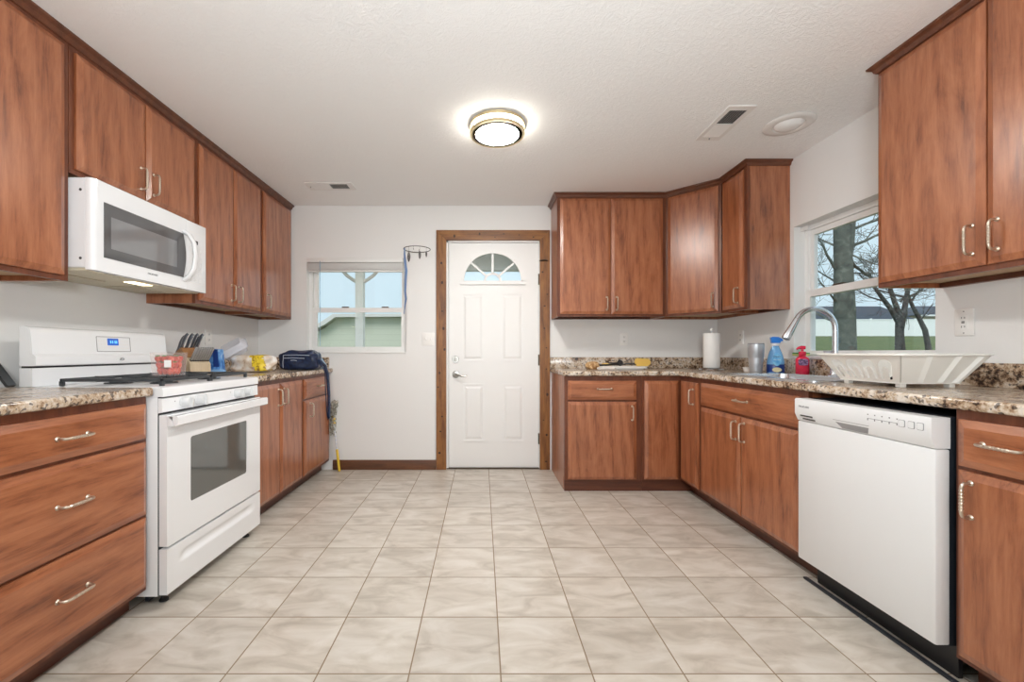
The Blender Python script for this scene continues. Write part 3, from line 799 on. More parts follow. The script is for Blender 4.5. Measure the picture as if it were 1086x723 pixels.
# grates and burners
for gx in (0.055, 0.384):
    g = MB(); x0, x1, y0, y1 = gx, gx + 0.318, 0.045, 0.475
    zb, zt = 0.944, 0.958
    for (a, b) in (((x0, y0), (x1, y0)), ((x0, y1), (x1, y1)), ((x0, y0), (x0, y1)), ((x1, y0), (x1, y1)), ((x0, (y0 + y1) / 2), (x1, (y0 + y1) / 2))):
        g.box(min(a[0], b[0]) - 0.006, max(a[0], b[0]) + 0.006, min(a[1], b[1]) - 0.006, max(a[1], b[1]) + 0.006, zb, zt, 0.003)
    for cy_ in (y0 + 0.108, y1 - 0.108):
        cx_ = (x0 + x1) / 2
        for dx, dy in ((1, 0), (-1, 0), (0, 1), (0, -1)):
            ax, ay = cx_ + dx * 0.03, cy_ + dy * 0.03
            bx_, by_ = (cx_ + dx * 0.153, cy_) if dx else (cx_, cy_ + dy * 0.104)
            g.box(min(ax, bx_) - 0.005, max(ax, bx_) + 0.005, min(ay, by_) - 0.005, max(ay, by_) + 0.005, zb, zt + 0.002, 0.002)
    for a in (x0, x1):
        for b in (y0, y1): g.box(a - 0.007, a + 0.007, b - 0.007, b + 0.007, 0.9265, zb + 0.002)
    g.build('grate', 'iron', st)
    for cy_ in (y0 + 0.108, y1 - 0.108):
        MB().lathe([(0.055, 0.9265), (0.052, 0.931), (0.034, 0.931), (0.034, 0.938), (0.030, 0.942), (0, 0.942)], 24, Matrix.Translation(((x0 + x1) / 2, cy_, 0))).build('burner', 'iron', st)

# ------------------------------------------------------------------ microwave
mw = thing('microwave', 'white over-the-range microwave mounted above the stove', 'microwave', (-1.648, 1.803, 1.420), LR)
MWW, MWH = 0.742, 0.392
MB().box(0, MWW, 0.032, 0.394, 0.012, MWH, 0.003).build('housing', 'appliance_grey', mw)
MB().box(MWW + 0.001, MWW + 0.048, 0.10, 0.394, 0.012, MWH, 0.002).build('leak_blocker', 'wood_frame', mw)  # added to block light leaking through the gap beside the microwave
poly = [(0.0, 0.030), (0.0, 0.020)] + [(0.022 - 0.022 * math.cos(a), 0.020 - 0.022 * math.sin(a)) for a in (0.4, 0.8, 1.2, PI / 2)] + [(0.574, -0.002), (0.574, 0.030)]
WW = (0.052, 0.560, 0.064, 0.305)
dr = MB().prism(poly, lambda u, v, w: (u, v, w), 0.002, MWH).build('door', 'appliance', mw)
win = [(WW[0], WW[2]), (0.545, WW[2])] + [(0.545 + 0.022 * math.sin(PI * i / 12), WW[2] + (WW[3] - WW[2]) * i / 12) for i in range(1, 12)] + [(0.545, WW[3]), (WW[0], WW[3])]
wo = MB().plate(win, [], XZ(-0.0042), 0.002).build('window', 'grey_glass', dr)
MB().plate(rect(WW[0] + 0.035, 0.495, WW[2] + 0.045, WW[3] - 0.055), [], XZ(-0.0048), 0.0005).build('screen', 'inner_glass', wo)
MB().tube([(0.552, -0.004, 0.052), (0.554, -0.03, 0.070), (0.557, -0.055, 0.115), (0.558, -0.064, 0.185), (0.557, -0.055, 0.255), (0.554, -0.03, 0.30), (0.552, -0.004, 0.318)], [0.015, 0.014, 0.013, 0.013, 0.013, 0.014, 0.015], 12, flat=(1.25, 0.8), up=(1, 0, 0)).build('handle', 'appliance', dr)
lettering('FRIGIDAIRE', 0.013, 'grey_print', dr, (0.33, -0.0024, 0.040), (PI / 2, 0, 0))
pn = MB().box(0.5775, MWW, -0.001, 0.030, 0.002, MWH, 0.003).build('control_panel', 'appliance', mw)
MB().box(0.640, 0.668, -0.0022, -0.001, 0.272, 0.292).build('display', 'black', pn)
kp = MB()
for r_i in range(7):
    for c_i in range(3): kp.box(0.606 + 0.036 * c_i, 0.630 + 0.036 * c_i, -0.0018, -0.0008, 0.056 + 0.029 * r_i, 0.074 + 0.029 * r_i)
kp.build('key_pad', 'appliance_matte', pn)
MB().plate(rect(0.599, 0.728, 0.045, 0.335), [rect(0.601, 0.726, 0.047, 0.333)], XZ(-0.0016), 0.001).build('panel_outline', 'vent_white', pn)
sc_ = MB()
for z in (0.05, 0.34): sc_.lathe([(0, 0.001), (0.006, 0.001), (0.006, 0), (0, 0)], 12, Matrix.Translation((0, 0.050, z)) @ Matrix.Rotation(-PI / 2, 4, 'Y'))
sc_.build('side_screw', 'slot', mw)
ub = MB().box(0.012, MWW - 0.012, 0.036, 0.392, 0.000, 0.0118).build('underside', 'cream_under', mw)
for x in (0.05, 0.45): MB().box(x, x + 0.24, 0.20, 0.355, -0.004, -0.0004, 0.001).build('grease_filter', 'filter', ub)
MB().box(0.30, 0.42, 0.07, 0.12, -0.003, -0.0004, 0.001).build('task_lamp', 'task_lens', ub)

# ------------------------------------------------------------------ dishwasher
dw = thing('dishwasher', 'white built-in dishwasher under the dish rack', 'dishwasher', (1.477, 1.992, 0), RR)
DWW = 0.605
MB().box(0.008, DWW - 0.008, 0.052, 0.640, 0.110, 0.850).build('tub_casing', 'rubber', dw)
MB().box(0, DWW, 0.0, 0.048, 0.116, 0.7545, 0.006).build('door', 'appliance_matte', dw)
fas = [(0.048, 0.757), (0.0, 0.757), (-0.014, 0.790), (-0.014, 0.852), (-0.010, 0.858), (0.048, 0.858)]
fs = MB().prism(fas, lambda u, v, w: (w, u, v), 0.0, DWW).build('control_fascia', 'appliance_matte', dw)
pk = MB().mesh([(0.215, -0.0148, 0.793), (0.382, -0.0148, 0.793), (0.365, -0.0025, 0.760), (0.250, -0.0025, 0.760), (0.24, 0.006, 0.785), (0.36, 0.006, 0.785)], [(0, 1, 2, 3), (0, 3, 4), (1, 5, 2), (4, 3, 2, 5), (0, 4, 5, 1)])
pk.build('pocket_handle', 'grey_mid', fs)
vsl = MB()
for z, x0 in ((0.783, 0.032), (0.769, 0.040)):
    yy = -0.014 * (z - 0.757) / 0.033
    vsl.box(x0, x0 + 0.070, yy - 0.002, yy + 0.002, z - 0.0035, z + 0.0025)
vsl.build('vent_slot', 'slot', fs)
lettering('FRIGIDAIRE', 0.0125, 'grey_print', fs, (0.055, -0.0144, 0.823), (PI / 2, 0, 0))
for i in range(5):
    ctl = MB(); x = 0.375 + 0.0285 * i
    ctl.box(x, x + 0.004, -0.0152, -0.0138, 0.834, 0.838); ctl.box(x, x + 0.003, -0.0152, -0.0138, 0.814, 0.822)
    if i < 4: ctl.box(x + 0.003, x + 0.0285, -0.0150, -0.0138, 0.8205, 0.822)
    ctl.build('indicator', 'grey_print', fs)
for x in (0.508, 0.541, 0.571):
    b_ = MB().plate(rrect(x - 0.011, x + 0.011, 0.811, 0.836, 0.004), [], XZ(-0.0158), 0.002).build('button', 'grey_mid', fs)
    MB().plate(rrect(x - 0.0095, x + 0.0095, 0.8125, 0.8345, 0.004), [], XZ(-0.0168), 0.0015).build('button_cap', 'appliance_matte', b_)
MB().box(0.01, DWW - 0.01, 0.085, 0.100, 0.002, 0.108).build('toe_panel', 'black', dw)
MB().box(0.004, DWW - 0.004, 0.055, 0.30, 0.8505, 0.860).build('top_strip', 'rubber', dw)
rs = MB().box(1.522, 1.540, 1.20, 2.02, 0.0005, 0.010, 0.002).build('rubber_strip', 'rubber')
tag(rs, 'black rubber strip on the floor below the dishwasher', 'strip')

# ------------------------------------------------------------------ entry door
dn = thing('door_1', 'white panelled entry door with fan window in knotty pine casing', 'door', (0, YB, 0), kind='structure')
DL, DR_, DTOP = -0.302, 0.520, 2.075
fcx, fz0, fr = 0.0990, 1.705, 0.298
arc = [(fcx - 0.272, fz0 + 0.022)] + [(fcx + 0.272, fz0 + 0.022)] + [(fcx + 0.272 * math.cos(PI * i / 24), fz0 + 0.022 + 0.262 * math.sin(PI * i / 24)) for i in range(1, 24)]
slab = MB().plate(rect(DL, DR_, 0.014, DTOP), [arc], XZ(0.018), 0.044).build('door_slab', 'door_white', dn)
def raised(x0, x1, z0, z1):
    o = MB()
    o.plate(rect(x0, x1, z0, z1), [rect(x0 + 0.010, x1 - 0.010, z0 + 0.010, z1 - 0.010)], XZ(0.0105), 0.008)
    a = 0.024; b = 0.044
    V = [(x0 + a, 0.0178, z0 + a), (x1 - a, 0.0178, z0 + a), (x1 - a, 0.0178, z1 - a), (x0 + a, 0.0178, z1 - a),
         (x0 + b, 0.0105, z0 + b), (x1 - b, 0.0105, z0 + b), (x1 - b, 0.0105, z1 - b), (x0 + b, 0.0105, z1 - b)]
    o.mesh(V, [(0, 1, 5, 4), (1, 2, 6, 5), (2, 3, 7, 6), (3, 0, 4, 7), (4, 5, 6, 7)])
    return o
for x0, x1, z0, z1 in ((-0.190, 0.026, 0.988, 1.614), (0.172, 0.388, 0.988, 1.614), (-0.178, 0.030, 0.250, 0.782), (0.180, 0.392, 0.250, 0.782)):
    raised(x0, x1, z0, z1).build('door_panel', 'door_white', dn, angle=10)
def half(r, y, n=28, z=fz0 + 0.018): return [(fcx + r * math.cos(PI * i / n), z + r * 0.97 * math.sin(PI * i / n)) for i in range(n + 1)]
ff = MB()
o1, i1 = half(0.300, 0), half(0.262, 0)
ff.prism(o1 + i1[::-1], XZ(-0.002), 0, 0.020)
ff.box(fcx - 0.300, fcx + 0.300, -0.002, 0.018, fz0 - 0.012, fz0 + 0.022)
fw = ff.build('fan_frame', 'door_white', dn)
mu = MB()
o2, i2 = half(0.082, 0), half(0.062, 0)
mu.prism(o2 + i2[::-1], XZ(0.008), 0, 0.014)
for a in (0.23 * PI, 0.5 * PI, 0.77 * PI):
    d = Vector((math.cos(a), math.sin(a) * 0.97)); p = Vector((-d.y, d.x)) * 0.009
    A, B = Vector((fcx, fz0 + 0.018)) + d * 0.078, Vector((fcx, fz0 + 0.018)) + d * 0.266
    mu.prism([(A + p)[:], (A - p)[:], (B - p)[:], (B + p)[:]], XZ(0.008), 0, 0.014)
mu.build('muntin', 'door_white', fw)
MB().prism(half(0.270, 0, z=fz0 + 0.0225), XZ(0.030), 0, 0.004).build('pane', 'pane', fw)
scr = MB()
for a in (0.02, 0.25, 0.5, 0.75, 0.98):
    scr.lathe([(0, 0.001), (0.005, 0.001), (0.005, 0), (0, 0)], 10, Matrix.Translation((fcx + 0.281 * math.cos(PI * a), -0.002, fz0 + 0.018 + 0.272 * math.sin(PI * a))) @ Matrix.Rotation(PI / 2, 4, 'X'))
scr.build('frame_screw', 'vent_white', fw)
# casing boards
cs = MB().prism([(-0.4155, 0.001), (-0.3245, 0.001), (-0.3245, 2.093), (-0.4155, 2.184)], XZ(-0.019), 0, 0.018).build('casing_board', 'pine', dn)
cs2 = MB().prism([(0.5295, 0.001), (0.6205, 0.001), (0.6205, 2.184), (0.5295, 2.093)], XZ(-0.019), 0, 0.018).build('casing_board', 'pine', dn)
cs3 = MB().prism([(-0.4150, 2.1845), (-0.3240, 2.0935), (0.5290, 2.0935), (0.6200, 2.1845)], XZ(-0.019), 0, 0.018).build('casing_board', 'pine_h', dn)
rk = random.Random(3)
for par, spots in ((cs, [(-0.37 + rk.uniform(-0.03, 0.03), 0.15 + 0.19 * i + rk.uniform(-0.05, 0.05)) for i in range(10)]),
                   (cs2, [(0.575 + rk.uniform(-0.03, 0.03), 0.12 + 0.19 * i + rk.uniform(-0.05, 0.05)) for i in range(10)]),
                   (cs3, [(-0.25, 2.13), (-0.02, 2.15), (0.12, 2.12), (0.2, 2.15), (0.34, 2.14), (0.47, 2.12)])):
    kn = MB()
    for x, z in spots:
        s = rk.uniform(0.005, 0.011)
        kn.lathe([(0, 0.0006), (s * 0.6, 0.0005), (s, 0)], 10, Matrix.Translation((x, -0.0191, z)) @ Matrix.Rotation(PI / 2, 4, 'X'), sx=1.0, sy=rk.uniform(0.6, 1.5))
    kn.build('knot', 'knot', par)
jb = MB()
jb.box(D1[0] + 0.001, DL - 0.004, 0.004, 0.1, 0.001, 2.094); jb.box(DR_ + 0.002, D1[1] - 0.001, 0.004, 0.1, 0.001, 2.094); jb.box(D1[0] + 0.001, D1[1] - 0.001, 0.004, 0.1, DTOP + 0.003, 2.094)
jb.build('jamb', 'door_white', dn)
MB().box(D1[0] + 0.002, D1[1] - 0.002, 0.002, 0.11, 0.0005, 0.011).build('threshold', 'hinge', dn)
for z in (0.28, 1.0, 1.74): MB().box(DR_ - 0.003, DR_ + 0.008, -0.004, 0.016, z - 0.05, z + 0.05, 0.002).build('hinge', 'hinge', dn)
MB().tube([(0.528, -0.020, 1.905), (0.545, -0.034, 1.905), (0.575, -0.034, 1.908), (0.60, -0.022, 1.905)], [0.006, 0.008, 0.007, 0.004], 8).build('chain_latch', 'hinge', dn)
Rx = Matrix.Rotation(PI / 2, 4, 'X')
db = MB().lathe([(0.0, 0.012), (0.012, 0.012), (0.014, 0.008), (0.031, 0.008), (0.034, 0.0), (0, 0)], 28, Matrix.Translation((-0.243, 0.018, 1.005)) @ Rx)
db.box(-0.247, -0.239, -0.012, 0.008, 0.990, 1.020, 0.002)
db.build('deadbolt', 'dark_nickel', dn)
lv = MB().lathe([(0.0, 0.030), (0.011, 0.030), (0.013, 0.012), (0.030, 0.010), (0.034, 0.0), (0, 0)], 28, Matrix.Translation((-0.240, 0.018, 0.868)) @ Rx)
lv.tube([(-0.240, -0.014, 0.868), (-0.215, -0.030, 0.864), (-0.180, -0.032, 0.853), (-0.150, -0.030, 0.855), (-0.135, -0.027, 0.862)], [0.010, 0.009, 0.007, 0.006, 0.005], 10)
lv.build('lever_handle', 'dark_nickel', dn)

# ------------------------------------------------------------------ back window
w1 = thing('window_1', 'white double-hung window left of the door', 'window', (0, YB, 0), kind='structure')
x0, x1, z0, z1 = W1
fr_ = MB().plate(rect(x0 + 0.001, x1 - 0.001, z0 + 0.001, z1 - 0.001), [rect(x0 + 0.034, x1 - 0.034, z0 + 0.030, z1 - 0.034)], XZ(0.05), 0.065)
fr_.build('window_frame', 'sash', w1)
MB().box(x0 + 0.001, x1 - 0.001, -0.010, 0.0495, z0 + 0.001, z0 + 0.014, 0.002).build('window_sill', 'sash', w1)
mz = 1.462
lo = MB().plate(rect(x0 + 0.035, x1 - 0.035, z0 + 0.031, mz + 0.022), [rect(x0 + 0.072, x1 - 0.058, z0 + 0.060, mz - 0.020)], XZ(0.055), 0.026).build('lower_sash', 'sash', w1)
MB().box(x0 + 0.072, x1 - 0.058, 0.066, 0.070, z0 + 0.060, mz - 0.020).build('pane', 'pane', lo)
hi = MB().plate(rect(x0 + 0.035, x1 - 0.035, mz - 0.018, z1 - 0.035), [rect(x0 + 0.072, x1 - 0.058, mz + 0.020, z1 - 0.070)], XZ(0.083), 0.026).build('upper_sash', 'sash', w1)
MB().box(x0 + 0.072, x1 - 0.058, 0.094, 0.098, mz + 0.020, z1 - 0.070).build('pane', 'pane', hi)
for x in (-1.27, -0.90): MB().box(x - 0.032, x + 0.032, 0.058, 0.080, mz + 0.0225, mz + 0.034, 0.004).build('sash_lock', 'hinge', lo)
bl = thing('window_blind', 'raised white blind at the top of the window beside the door', 'blind', (0, YB, 0))
MB().box(x0 + 0.004, x1 - 0.03, -0.012, 0.044, z1 - 0.042, z1 - 0.003, 0.003).build('headrail', 'sash', bl)
sl = MB()
for i in range(11): sl.box(x0 + 0.008, x1 - 0.034, -0.006, 0.040, z1 - 0.052 - 0.0055 * i, z1 - 0.0485 - 0.0055 * i, 0.0008)
sl.build('slat_stack', 'sash', bl)
MB().box(x0 + 0.008, x1 - 0.034, -0.006, 0.040, z1 - 0.126, z1 - 0.112, 0.003).build('bottom_rail', 'sash', bl)
MB().tube([(x0 + 0.125, -0.014, z1 - 0.03), (x0 + 0.128, -0.016, 1.5), (x0 + 0.126, -0.014, 1.13)], 0.0032, 6).build('tilt_wand', M['bag_blue'], bl)

# ------------------------------------------------------------------ right window
w2 = thing('window_2', 'white double-hung window above the sink', 'window', (XR, 0, 0), kind='structure')
y0, y1, z0, z1 = W2
MB().plate(rect(y0 + 0.001, y1 - 0.001, z0 + 0.001, z1 - 0.001), [rect(y0 + 0.032, y1 - 0.032, z0 + 0.026, z1 - 0.032)], YZ(0.075), 0.05).build('window_frame', 'sash', w2)
mz2 = 1.466
lo = MB().plate(rect(y0 + 0.033, y1 - 0.033, z0 + 0.027, mz2 + 0.026), [rect(y0 + 0.058, y1 - 0.064, z0 + 0.052, mz2 - 0.020)], YZ(0.062), 0.026).build('lower_sash', 'sash', w2)
MB().box(0.072, 0.076, y0 + 0.058, y1 - 0.064, z0 + 0.052, mz2 - 0.020).build('pane', 'pane', lo)
hi = MB().plate(rect(y0 + 0.033, y1 - 0.033, mz2 - 0.018, z1 - 0.033), [rect(y0 + 0.058, y1 - 0.064, mz2 + 0.024, z1 - 0.070)], YZ(0.089), 0.026).build('upper_sash', 'sash', w2)
MB().box(0.099, 0.103, y0 + 0.058, y1 - 0.064, mz2 + 0.024, z1 - 0.070).build('pane', 'pane', hi)
MB().box(-0.012, 0.0745, y0 + 0.001, y1 - 0.001, z0 + 0.001, z0 + 0.016, 0.002).build('window_sill', 'sash', w2)
MB().box(0.064, 0.086, 2.62, 2.70, mz2 + 0.0265, mz2 + 0.038, 0.004).build('sash_lock', 'hinge', lo)
br_ = MB().box(2.200, 2.225, 2.902, 2.942, 1.902, 1.932, 0.002).build('blind_bracket', 'vent_white')
tag(br_, 'small metal blind bracket at the top corner of the sink window', 'bracket')

# ------------------------------------------------------------------ outlets and switches
def outlet(label, loc, rz, kind='duplex', w=0.072, h=0.116):
    o = thing('wall_outlet' if kind != 'switch' else 'light_switch', label, 'outlet' if kind != 'switch' else 'light switch', loc, rz)
    MB().box(-w / 2, w / 2, -0.008, -0.0005, -h / 2, h / 2, 0.0015).build('cover_plate', 'plate', o)
    s = MB()
    if kind == 'switch':
        for x in (-0.024, 0.024): MB().box(x - 0.005, x + 0.005, -0.020, -0.0082, -0.010, 0.012, 0.002).build('toggle', 'plate', o)
        return o
    if kind == 'gfci':
        MB().box(-0.0165, 0.0165, -0.0105, -0.0082, -0.033, 0.033, 0.001).build('socket', 'plate', o)
        for z in (-0.020, 0.020):
            s.box(-0.007, -0.005, -0.0113, -0.0103, z - 0.004, z + 0.004); s.box(0.005, 0.007, -0.0113, -0.0103, z - 0.004, z + 0.004)
        s.box(-0.006, 0.006, -0.0118, -0.0103, -0.0045, -0.0008); s.box(-0.006, 0.006, -0.0118, -0.0103, 0.0008, 0.0045)
        for z in (-0.048, 0.048): s.box(-0.002, 0.002, -0.0088, -0.0078, z - 0.002, z + 0.002)
    else:
        for z in (-0.020, 0.020):
            MB().plate(rrect(-0.0165, 0.0165, z - 0.014, z + 0.014, 0.010), [], XZ(-0.0098), 0.0016).build('socket', 'plate', o)
            s.box(-0.008, -0.005, -0.0106, -0.0096, z - 0.004, z + 0.005); s.box(0.005, 0.008, -0.0106, -0.0096, z - 0.004, z + 0.005)
            s.box(-0.002, 0.002, -0.0106, -0.0096, z - 0.010, z - 0.007)
    s.build('slot', 'slot', o)
    return o
outlet('white double light switch between the window and the door', (-0.489, YB, 1.192), 0, 'switch', 0.116, 0.116)
outlet('white outlet on the end wall below the two-door wall cabinet', (1.300, YB, 1.192), 0)
outlet('white outlet in the corner behind the steel tumbler', (XR, 3.54, 1.195), RR)
outlet('white outlet with reset buttons right of the sink window', (XR, 1.900, 1.205), RR, 'gfci', 0.074, 0.120)
outlet('white outlet on the left wall behind the knife block', (XL, 3.18, 1.185), LR)

# ------------------------------------------------------------------ ceiling fixtures
def ceiling_lamp(label, x, y):
    o = thing('ceiling_light', label, 'ceiling light', (x, y, ZC))
    MB().lathe([(0.0, -0.001), (0.158, -0.001), (0.160, -0.006), (0.158, -0.012), (0.0, -0.012)], 48).build('mounting_plate', 'brass_trim', o)
    MB().lathe([(0.1455, -0.052), (0.134, -0.062), (0.10, -0.071), (0.05, -0.076), (0.0, -0.077), (0.0, -0.0525)], 48).build('diffuser', 'lamp_glass', o)
    MB().lathe([(0.145, -0.0125), (0.1462, -0.0515), (0.140, -0.0515), (0.140, -0.0125), (0.145, -0.0125)], 48).build('side_glass', 'lamp_side', o)
    def ring(z, r0, r1, h): return MB().lathe([(r0, z - h), (r1, z - h), (r1 + 0.002, z), (r1, z + h), (r0, z + h), (r0, z - h)], 48)
    ring(-0.016, 0.149, 0.161, 0.0065).build('ring', 'brass_trim', o)
    ring(-0.055, 0.1475, 0.159, 0.009).build('ring', 'brass_trim', o)
    for k in range(3):
        a = 2 * PI * k / 3 - 1.0
        MB().box(-0.0025, 0.0025, 0.1525, 0.1565, -0.048, -0.022, 0, mat4=Matrix.Rotation(a, 4, 'Z')).build('post', 'brass_trim', o)
    return o
ceiling_lamp('lit round ceiling light in a two-ring metal frame', 0.091, 2.505)
ceiling_lamp('added unseen round fill light on the ceiling behind the viewer', 0.091, -1.2)  # second fixture, added out of view to brighten the room

def vent(label, cx, cy, rz, slant, L=0.375, B=0.150):
    o = thing('ceiling_vent', label, 'vent', (cx, cy, ZC), rz)
    MB().plate(rrect(-L / 2, L / 2, -B / 2, B / 2, 0.006), [rect(-L / 2 + 0.042, L / 2 - 0.042, -B / 2 + 0.026, B / 2 - 0.026)], XY(-0.006), 0.0055).build('frame', 'vent_white', o)
    MB().box(-L / 2 + 0.042, L / 2 - 0.042, -B / 2 + 0.026, B / 2 - 0.026, -0.0016, -0.0004).build('backing', 'vent_dark', o)
    s = MB()
    m = Matrix.Rotation(0.5, 4, 'X')
    for i in range(7):
        y = -B / 2 + 0.034 + i * 0.0137
        s.box(-L / 2 + 0.044, -0.004, -0.0072, 0.0072, -0.0005, 0.0005, mat4=Matrix.Translation((0, y, -0.0058)) @ Matrix.Rotation(-0.35, 4, 'X'))
        s.box(0.004, L / 2 - 0.044, -0.005, 0.005, -0.0004, 0.0004, mat4=Matrix.Translation((0, y, -0.0058)) @ Matrix.Rotation(slant, 4, 'X'))
    s.build('louver', 'vent_white', o)
    MB().box(-0.004, 0.004, -B / 2 + 0.026, B / 2 - 0.026, -0.0075, -0.002).build('divider', 'vent_white', o)
    MB().tube([(-L / 2 + 0.028, 0, -0.006), (-L / 2 + 0.028, 0, -0.014)], 0.004, 8).build('damper_knob', 'grey_mid', o)
vent('white ceiling vent beside the round recessed trim at right', 1.418, 2.498, RR, 0.76)
vent('white ceiling vent near the left wall cabinets', -1.22, 3.435, 0, 0.37)
rt = thing('recessed_light', 'unlit round recessed light with a wide white trim', 'recessed light', (1.80, 2.50, ZC))
MB().lathe([(0.078, -0.0008), (0.130, -0.0008), (0.132, -0.004), (0.124, -0.010), (0.100, -0.013), (0.083, -0.011), (0.078, -0.006)], 48).build('trim_ring', 'vent_white', rt)
MB().lathe([(0.0, -0.030), (0.03, -0.029), (0.055, -0.023), (0.070, -0.012), (0.0765, -0.002), (0.0, -0.002)], 48).build('eyeball', 'door_white', rt)

# ------------------------------------------------------------------ hanging mobile beside the window
mo = thing('feather_mobile', 'wire ring mobile with dark feathers and a blue ribbon by the door', 'wall hanging', (-0.575, YB - 0.122, 1.985))
M['wire'] = plain('dark_wire', (0.10, 0.09, 0.085), 0.4, metal=0.7)
M['feather'] = noisy('dark_feather', [(0.35, (0.035, 0.03, 0.03)), (0.65, (0.20, 0.19, 0.19))], 60, 0.8)
M['ribbon'] = plain('blue_ribbon', (0.13, 0.22, 0.42), 0.5)
MB().tube([(0.117 * math.cos(2 * PI * i / 32), 0.117 * math.sin(2 * PI * i / 32), 0) for i in range(32)], 0.0035, 8, closed=True).build('hoop', 'wire', mo)
MB().tube([(0, 0.117, 0.0), (0, 0.121, 0.012), (0, 0.1215, 0.03)], 0.002, 6).build('wall_hook', 'wire', mo)
def feather(x, y, ln, w, drop):
    o = MB().tube([(x, y, -0.003), (x, y, -drop)], 0.0009, 5)
    o.build('thread', 'wire', mo)
    n_ = 8
    V, Fc = [], []
    for i in range(n_ + 1):
        t = i / n_; ww = w * math.sin(PI * min(1, t * 0.9 + 0.08)) ** 0.7
        for s, dy in ((-1, 0.002), (1, -0.002)): V += [(x + s * ww, y + dy - 0.0008, -drop - ln * t), (x + s * ww, y + dy + 0.0008, -drop - ln * t)]
    for i in range(n_):
        a = 4 * i; b = a + 4
        Fc += [(a, a + 2, b + 2, b), (a + 1, b + 1, b + 3, a + 3), (a, b, b + 1, a + 1), (a + 2, a + 3, b + 3, b + 2)]
    Fc += [(0, 1, 3, 2), (4 * n_, 4 * n_ + 2, 4 * n_ + 3, 4 * n_ + 1)]
    MB().mesh(V, Fc).build('feather', 'feather', mo)
feather(-0.055, -0.103, 0.085, 0.014, 0.050); feather(0.040, -0.109, 0.070, 0.011, 0.042); feather(0.092, -0.072, 0.050, 0.008, 0.038); feather(-0.012, -0.115, 0.012, 0.004, 0.020)
rb = [(-0.098, -0.063, -0.002), (-0.099, -0.063, -0.06), (-0.094, -0.062, -0.12), (-0.085, -0.06, -0.20), (-0.090, -0.06, -0.28), (-0.095, -0.058, -0.38), (-0.088, -0.058, -0.45), (-0.098, -0.058, -0.52), (-0.105, -0.056, -0.58)]
MB().tube(rb, [0.004, 0.008, 0.010, 0.012, 0.011, 0.009, 0.009, 0.005, 0.003], 8, flat=(1, 0.35), up=(1, 0, 0)).build('ribbon', 'ribbon', mo)

# ------------------------------------------------------------------ things on the right worktop
pt = thing('paper_towel_roll', 'white paper towel roll on a steel holder in the corner', 'paper towels', (1.865, 3.46, CT))
MB().lathe([(0.0, 0.0005), (0.094, 0.0005), (0.096, 0.006), (0.090, 0.014), (0.02, 0.018), (0.0, 0.018)], 40).build('holder_base', 'steel', pt)
MB().tube([(0, 0, 0.0185), (0, 0, 0.318)], 0.005, 10).build('spindle', 'steel', pt)
MB().lathe([(0.0, 0.3185), (0.009, 0.3185), (0.011, 0.326), (0.011, 0.334), (0.007, 0.341), (0, 0.342)], 16).build('finial', 'plate', pt)
M['paper'] = plain('paper_towel', (0.86, 0.85, 0.83), 0.85, bump=0.5, bscale=160)
pr = [(0.021, 0.0195), (0.0605, 0.0195), (0.062, 0.022), (0.062, 0.296), (0.0605, 0.299), (0.021, 0.299), (0.021, 0.0195)]
ro = MB().lathe(pr, 40)
ro.prism([(0.0622, 0.0), (0.0640, 0.0), (0.0640, 0.028), (0.0600, 0.040), (0.0585, 0.039), (0.0622, 0.027)], lambda u, v, w: (u, v, w), 0.024, 0.294)
ro.build('towel_roll', 'paper', pt)
dis = thing('small_dish', 'small white dish beside the steel tumbler', 'dish', (1.945, 3.10, CT))
MB().lathe([(0.0, 0.0005), (0.028, 0.0005), (0.035, 0.006), (0.042, 0.034), (0.044, 0.036), (0.040, 0.036), (0.033, 0.010), (0.0, 0.006)], 28).build('bowl', 'plate', dis)
tb = thing('tumbler', 'stainless steel travel tumbler by the sink', 'tumbler', (1.900, 2.955, CT))
MB().lathe([(0.0, 0.0005), (0.036, 0.0005), (0.038, 0.004), (0.043, 0.100), (0.0455, 0.108), (0.0475, 0.112), (0.0515, 0.196), (0.0515, 0.200), (0.0495, 0.200), (0.046, 0.115), (0.036, 0.010), (0, 0.008)], 36).build('cup', 'soft_steel', tb)
MB().lathe([(0.0475, 0.190), (0.0488, 0.2005), (0.050, 0.204), (0.049, 0.208), (0.040, 0.206), (0.0, 0.204)], 36).build('lid', 'grey_mid', tb)

sp = thing('spray_bottle', 'blue dish spray bottle standing behind the sink rim', 'spray bottle', (2.022, 2.935, CT), -0.35)
M['soap_blue'] = clear_plastic('blue_clear_plastic', (0.45, 0.70, 0.98), (0.25, 0.56, 0.92), 0.82)
M['cap_blue'] = plain('blue_cap', (0.02, 0.22, 0.75), 0.3)
M['navy'] = plain('navy_label', (0.015, 0.05, 0.24), 0.3)
M['sky_label'] = noisy('sky_label', [(0.4, (0.10, 0.42, 0.80)), (0.6, (0.30, 0.66, 0.92))], 30, 0.3)
M['white_label'] = plain('white_label', (0.85, 0.87, 0.9), 0.4)
M['cream_label'] = plain('cream_label', (0.82, 0.74, 0.45), 0.5)
MB().lathe([(0.0, 0.0006), (0.046, 0.0006), (0.052, 0.006), (0.053, 0.040), (0.051, 0.085), (0.040, 0.135), (0.026, 0.172), (0.019, 0.190), (0.0, 0.190)], 32, sx=1.0, sy=0.62).build('bottle', M['soap_blue'], sp)
MB().lathe([(0.0526, 0.007), (0.0538, 0.012), (0.0538, 0.040), (0.0530, 0.062), (0.0518, 0.062), (0.0518, 0.007)], 32, sx=1.0, sy=0.62).build('lower_label', 'navy', sp)
MB().lathe([(0.018, 0.1905), (0.025, 0.1905), (0.024, 0.207), (0.018, 0.208)], 24).build('collar', 'white_label', sp)
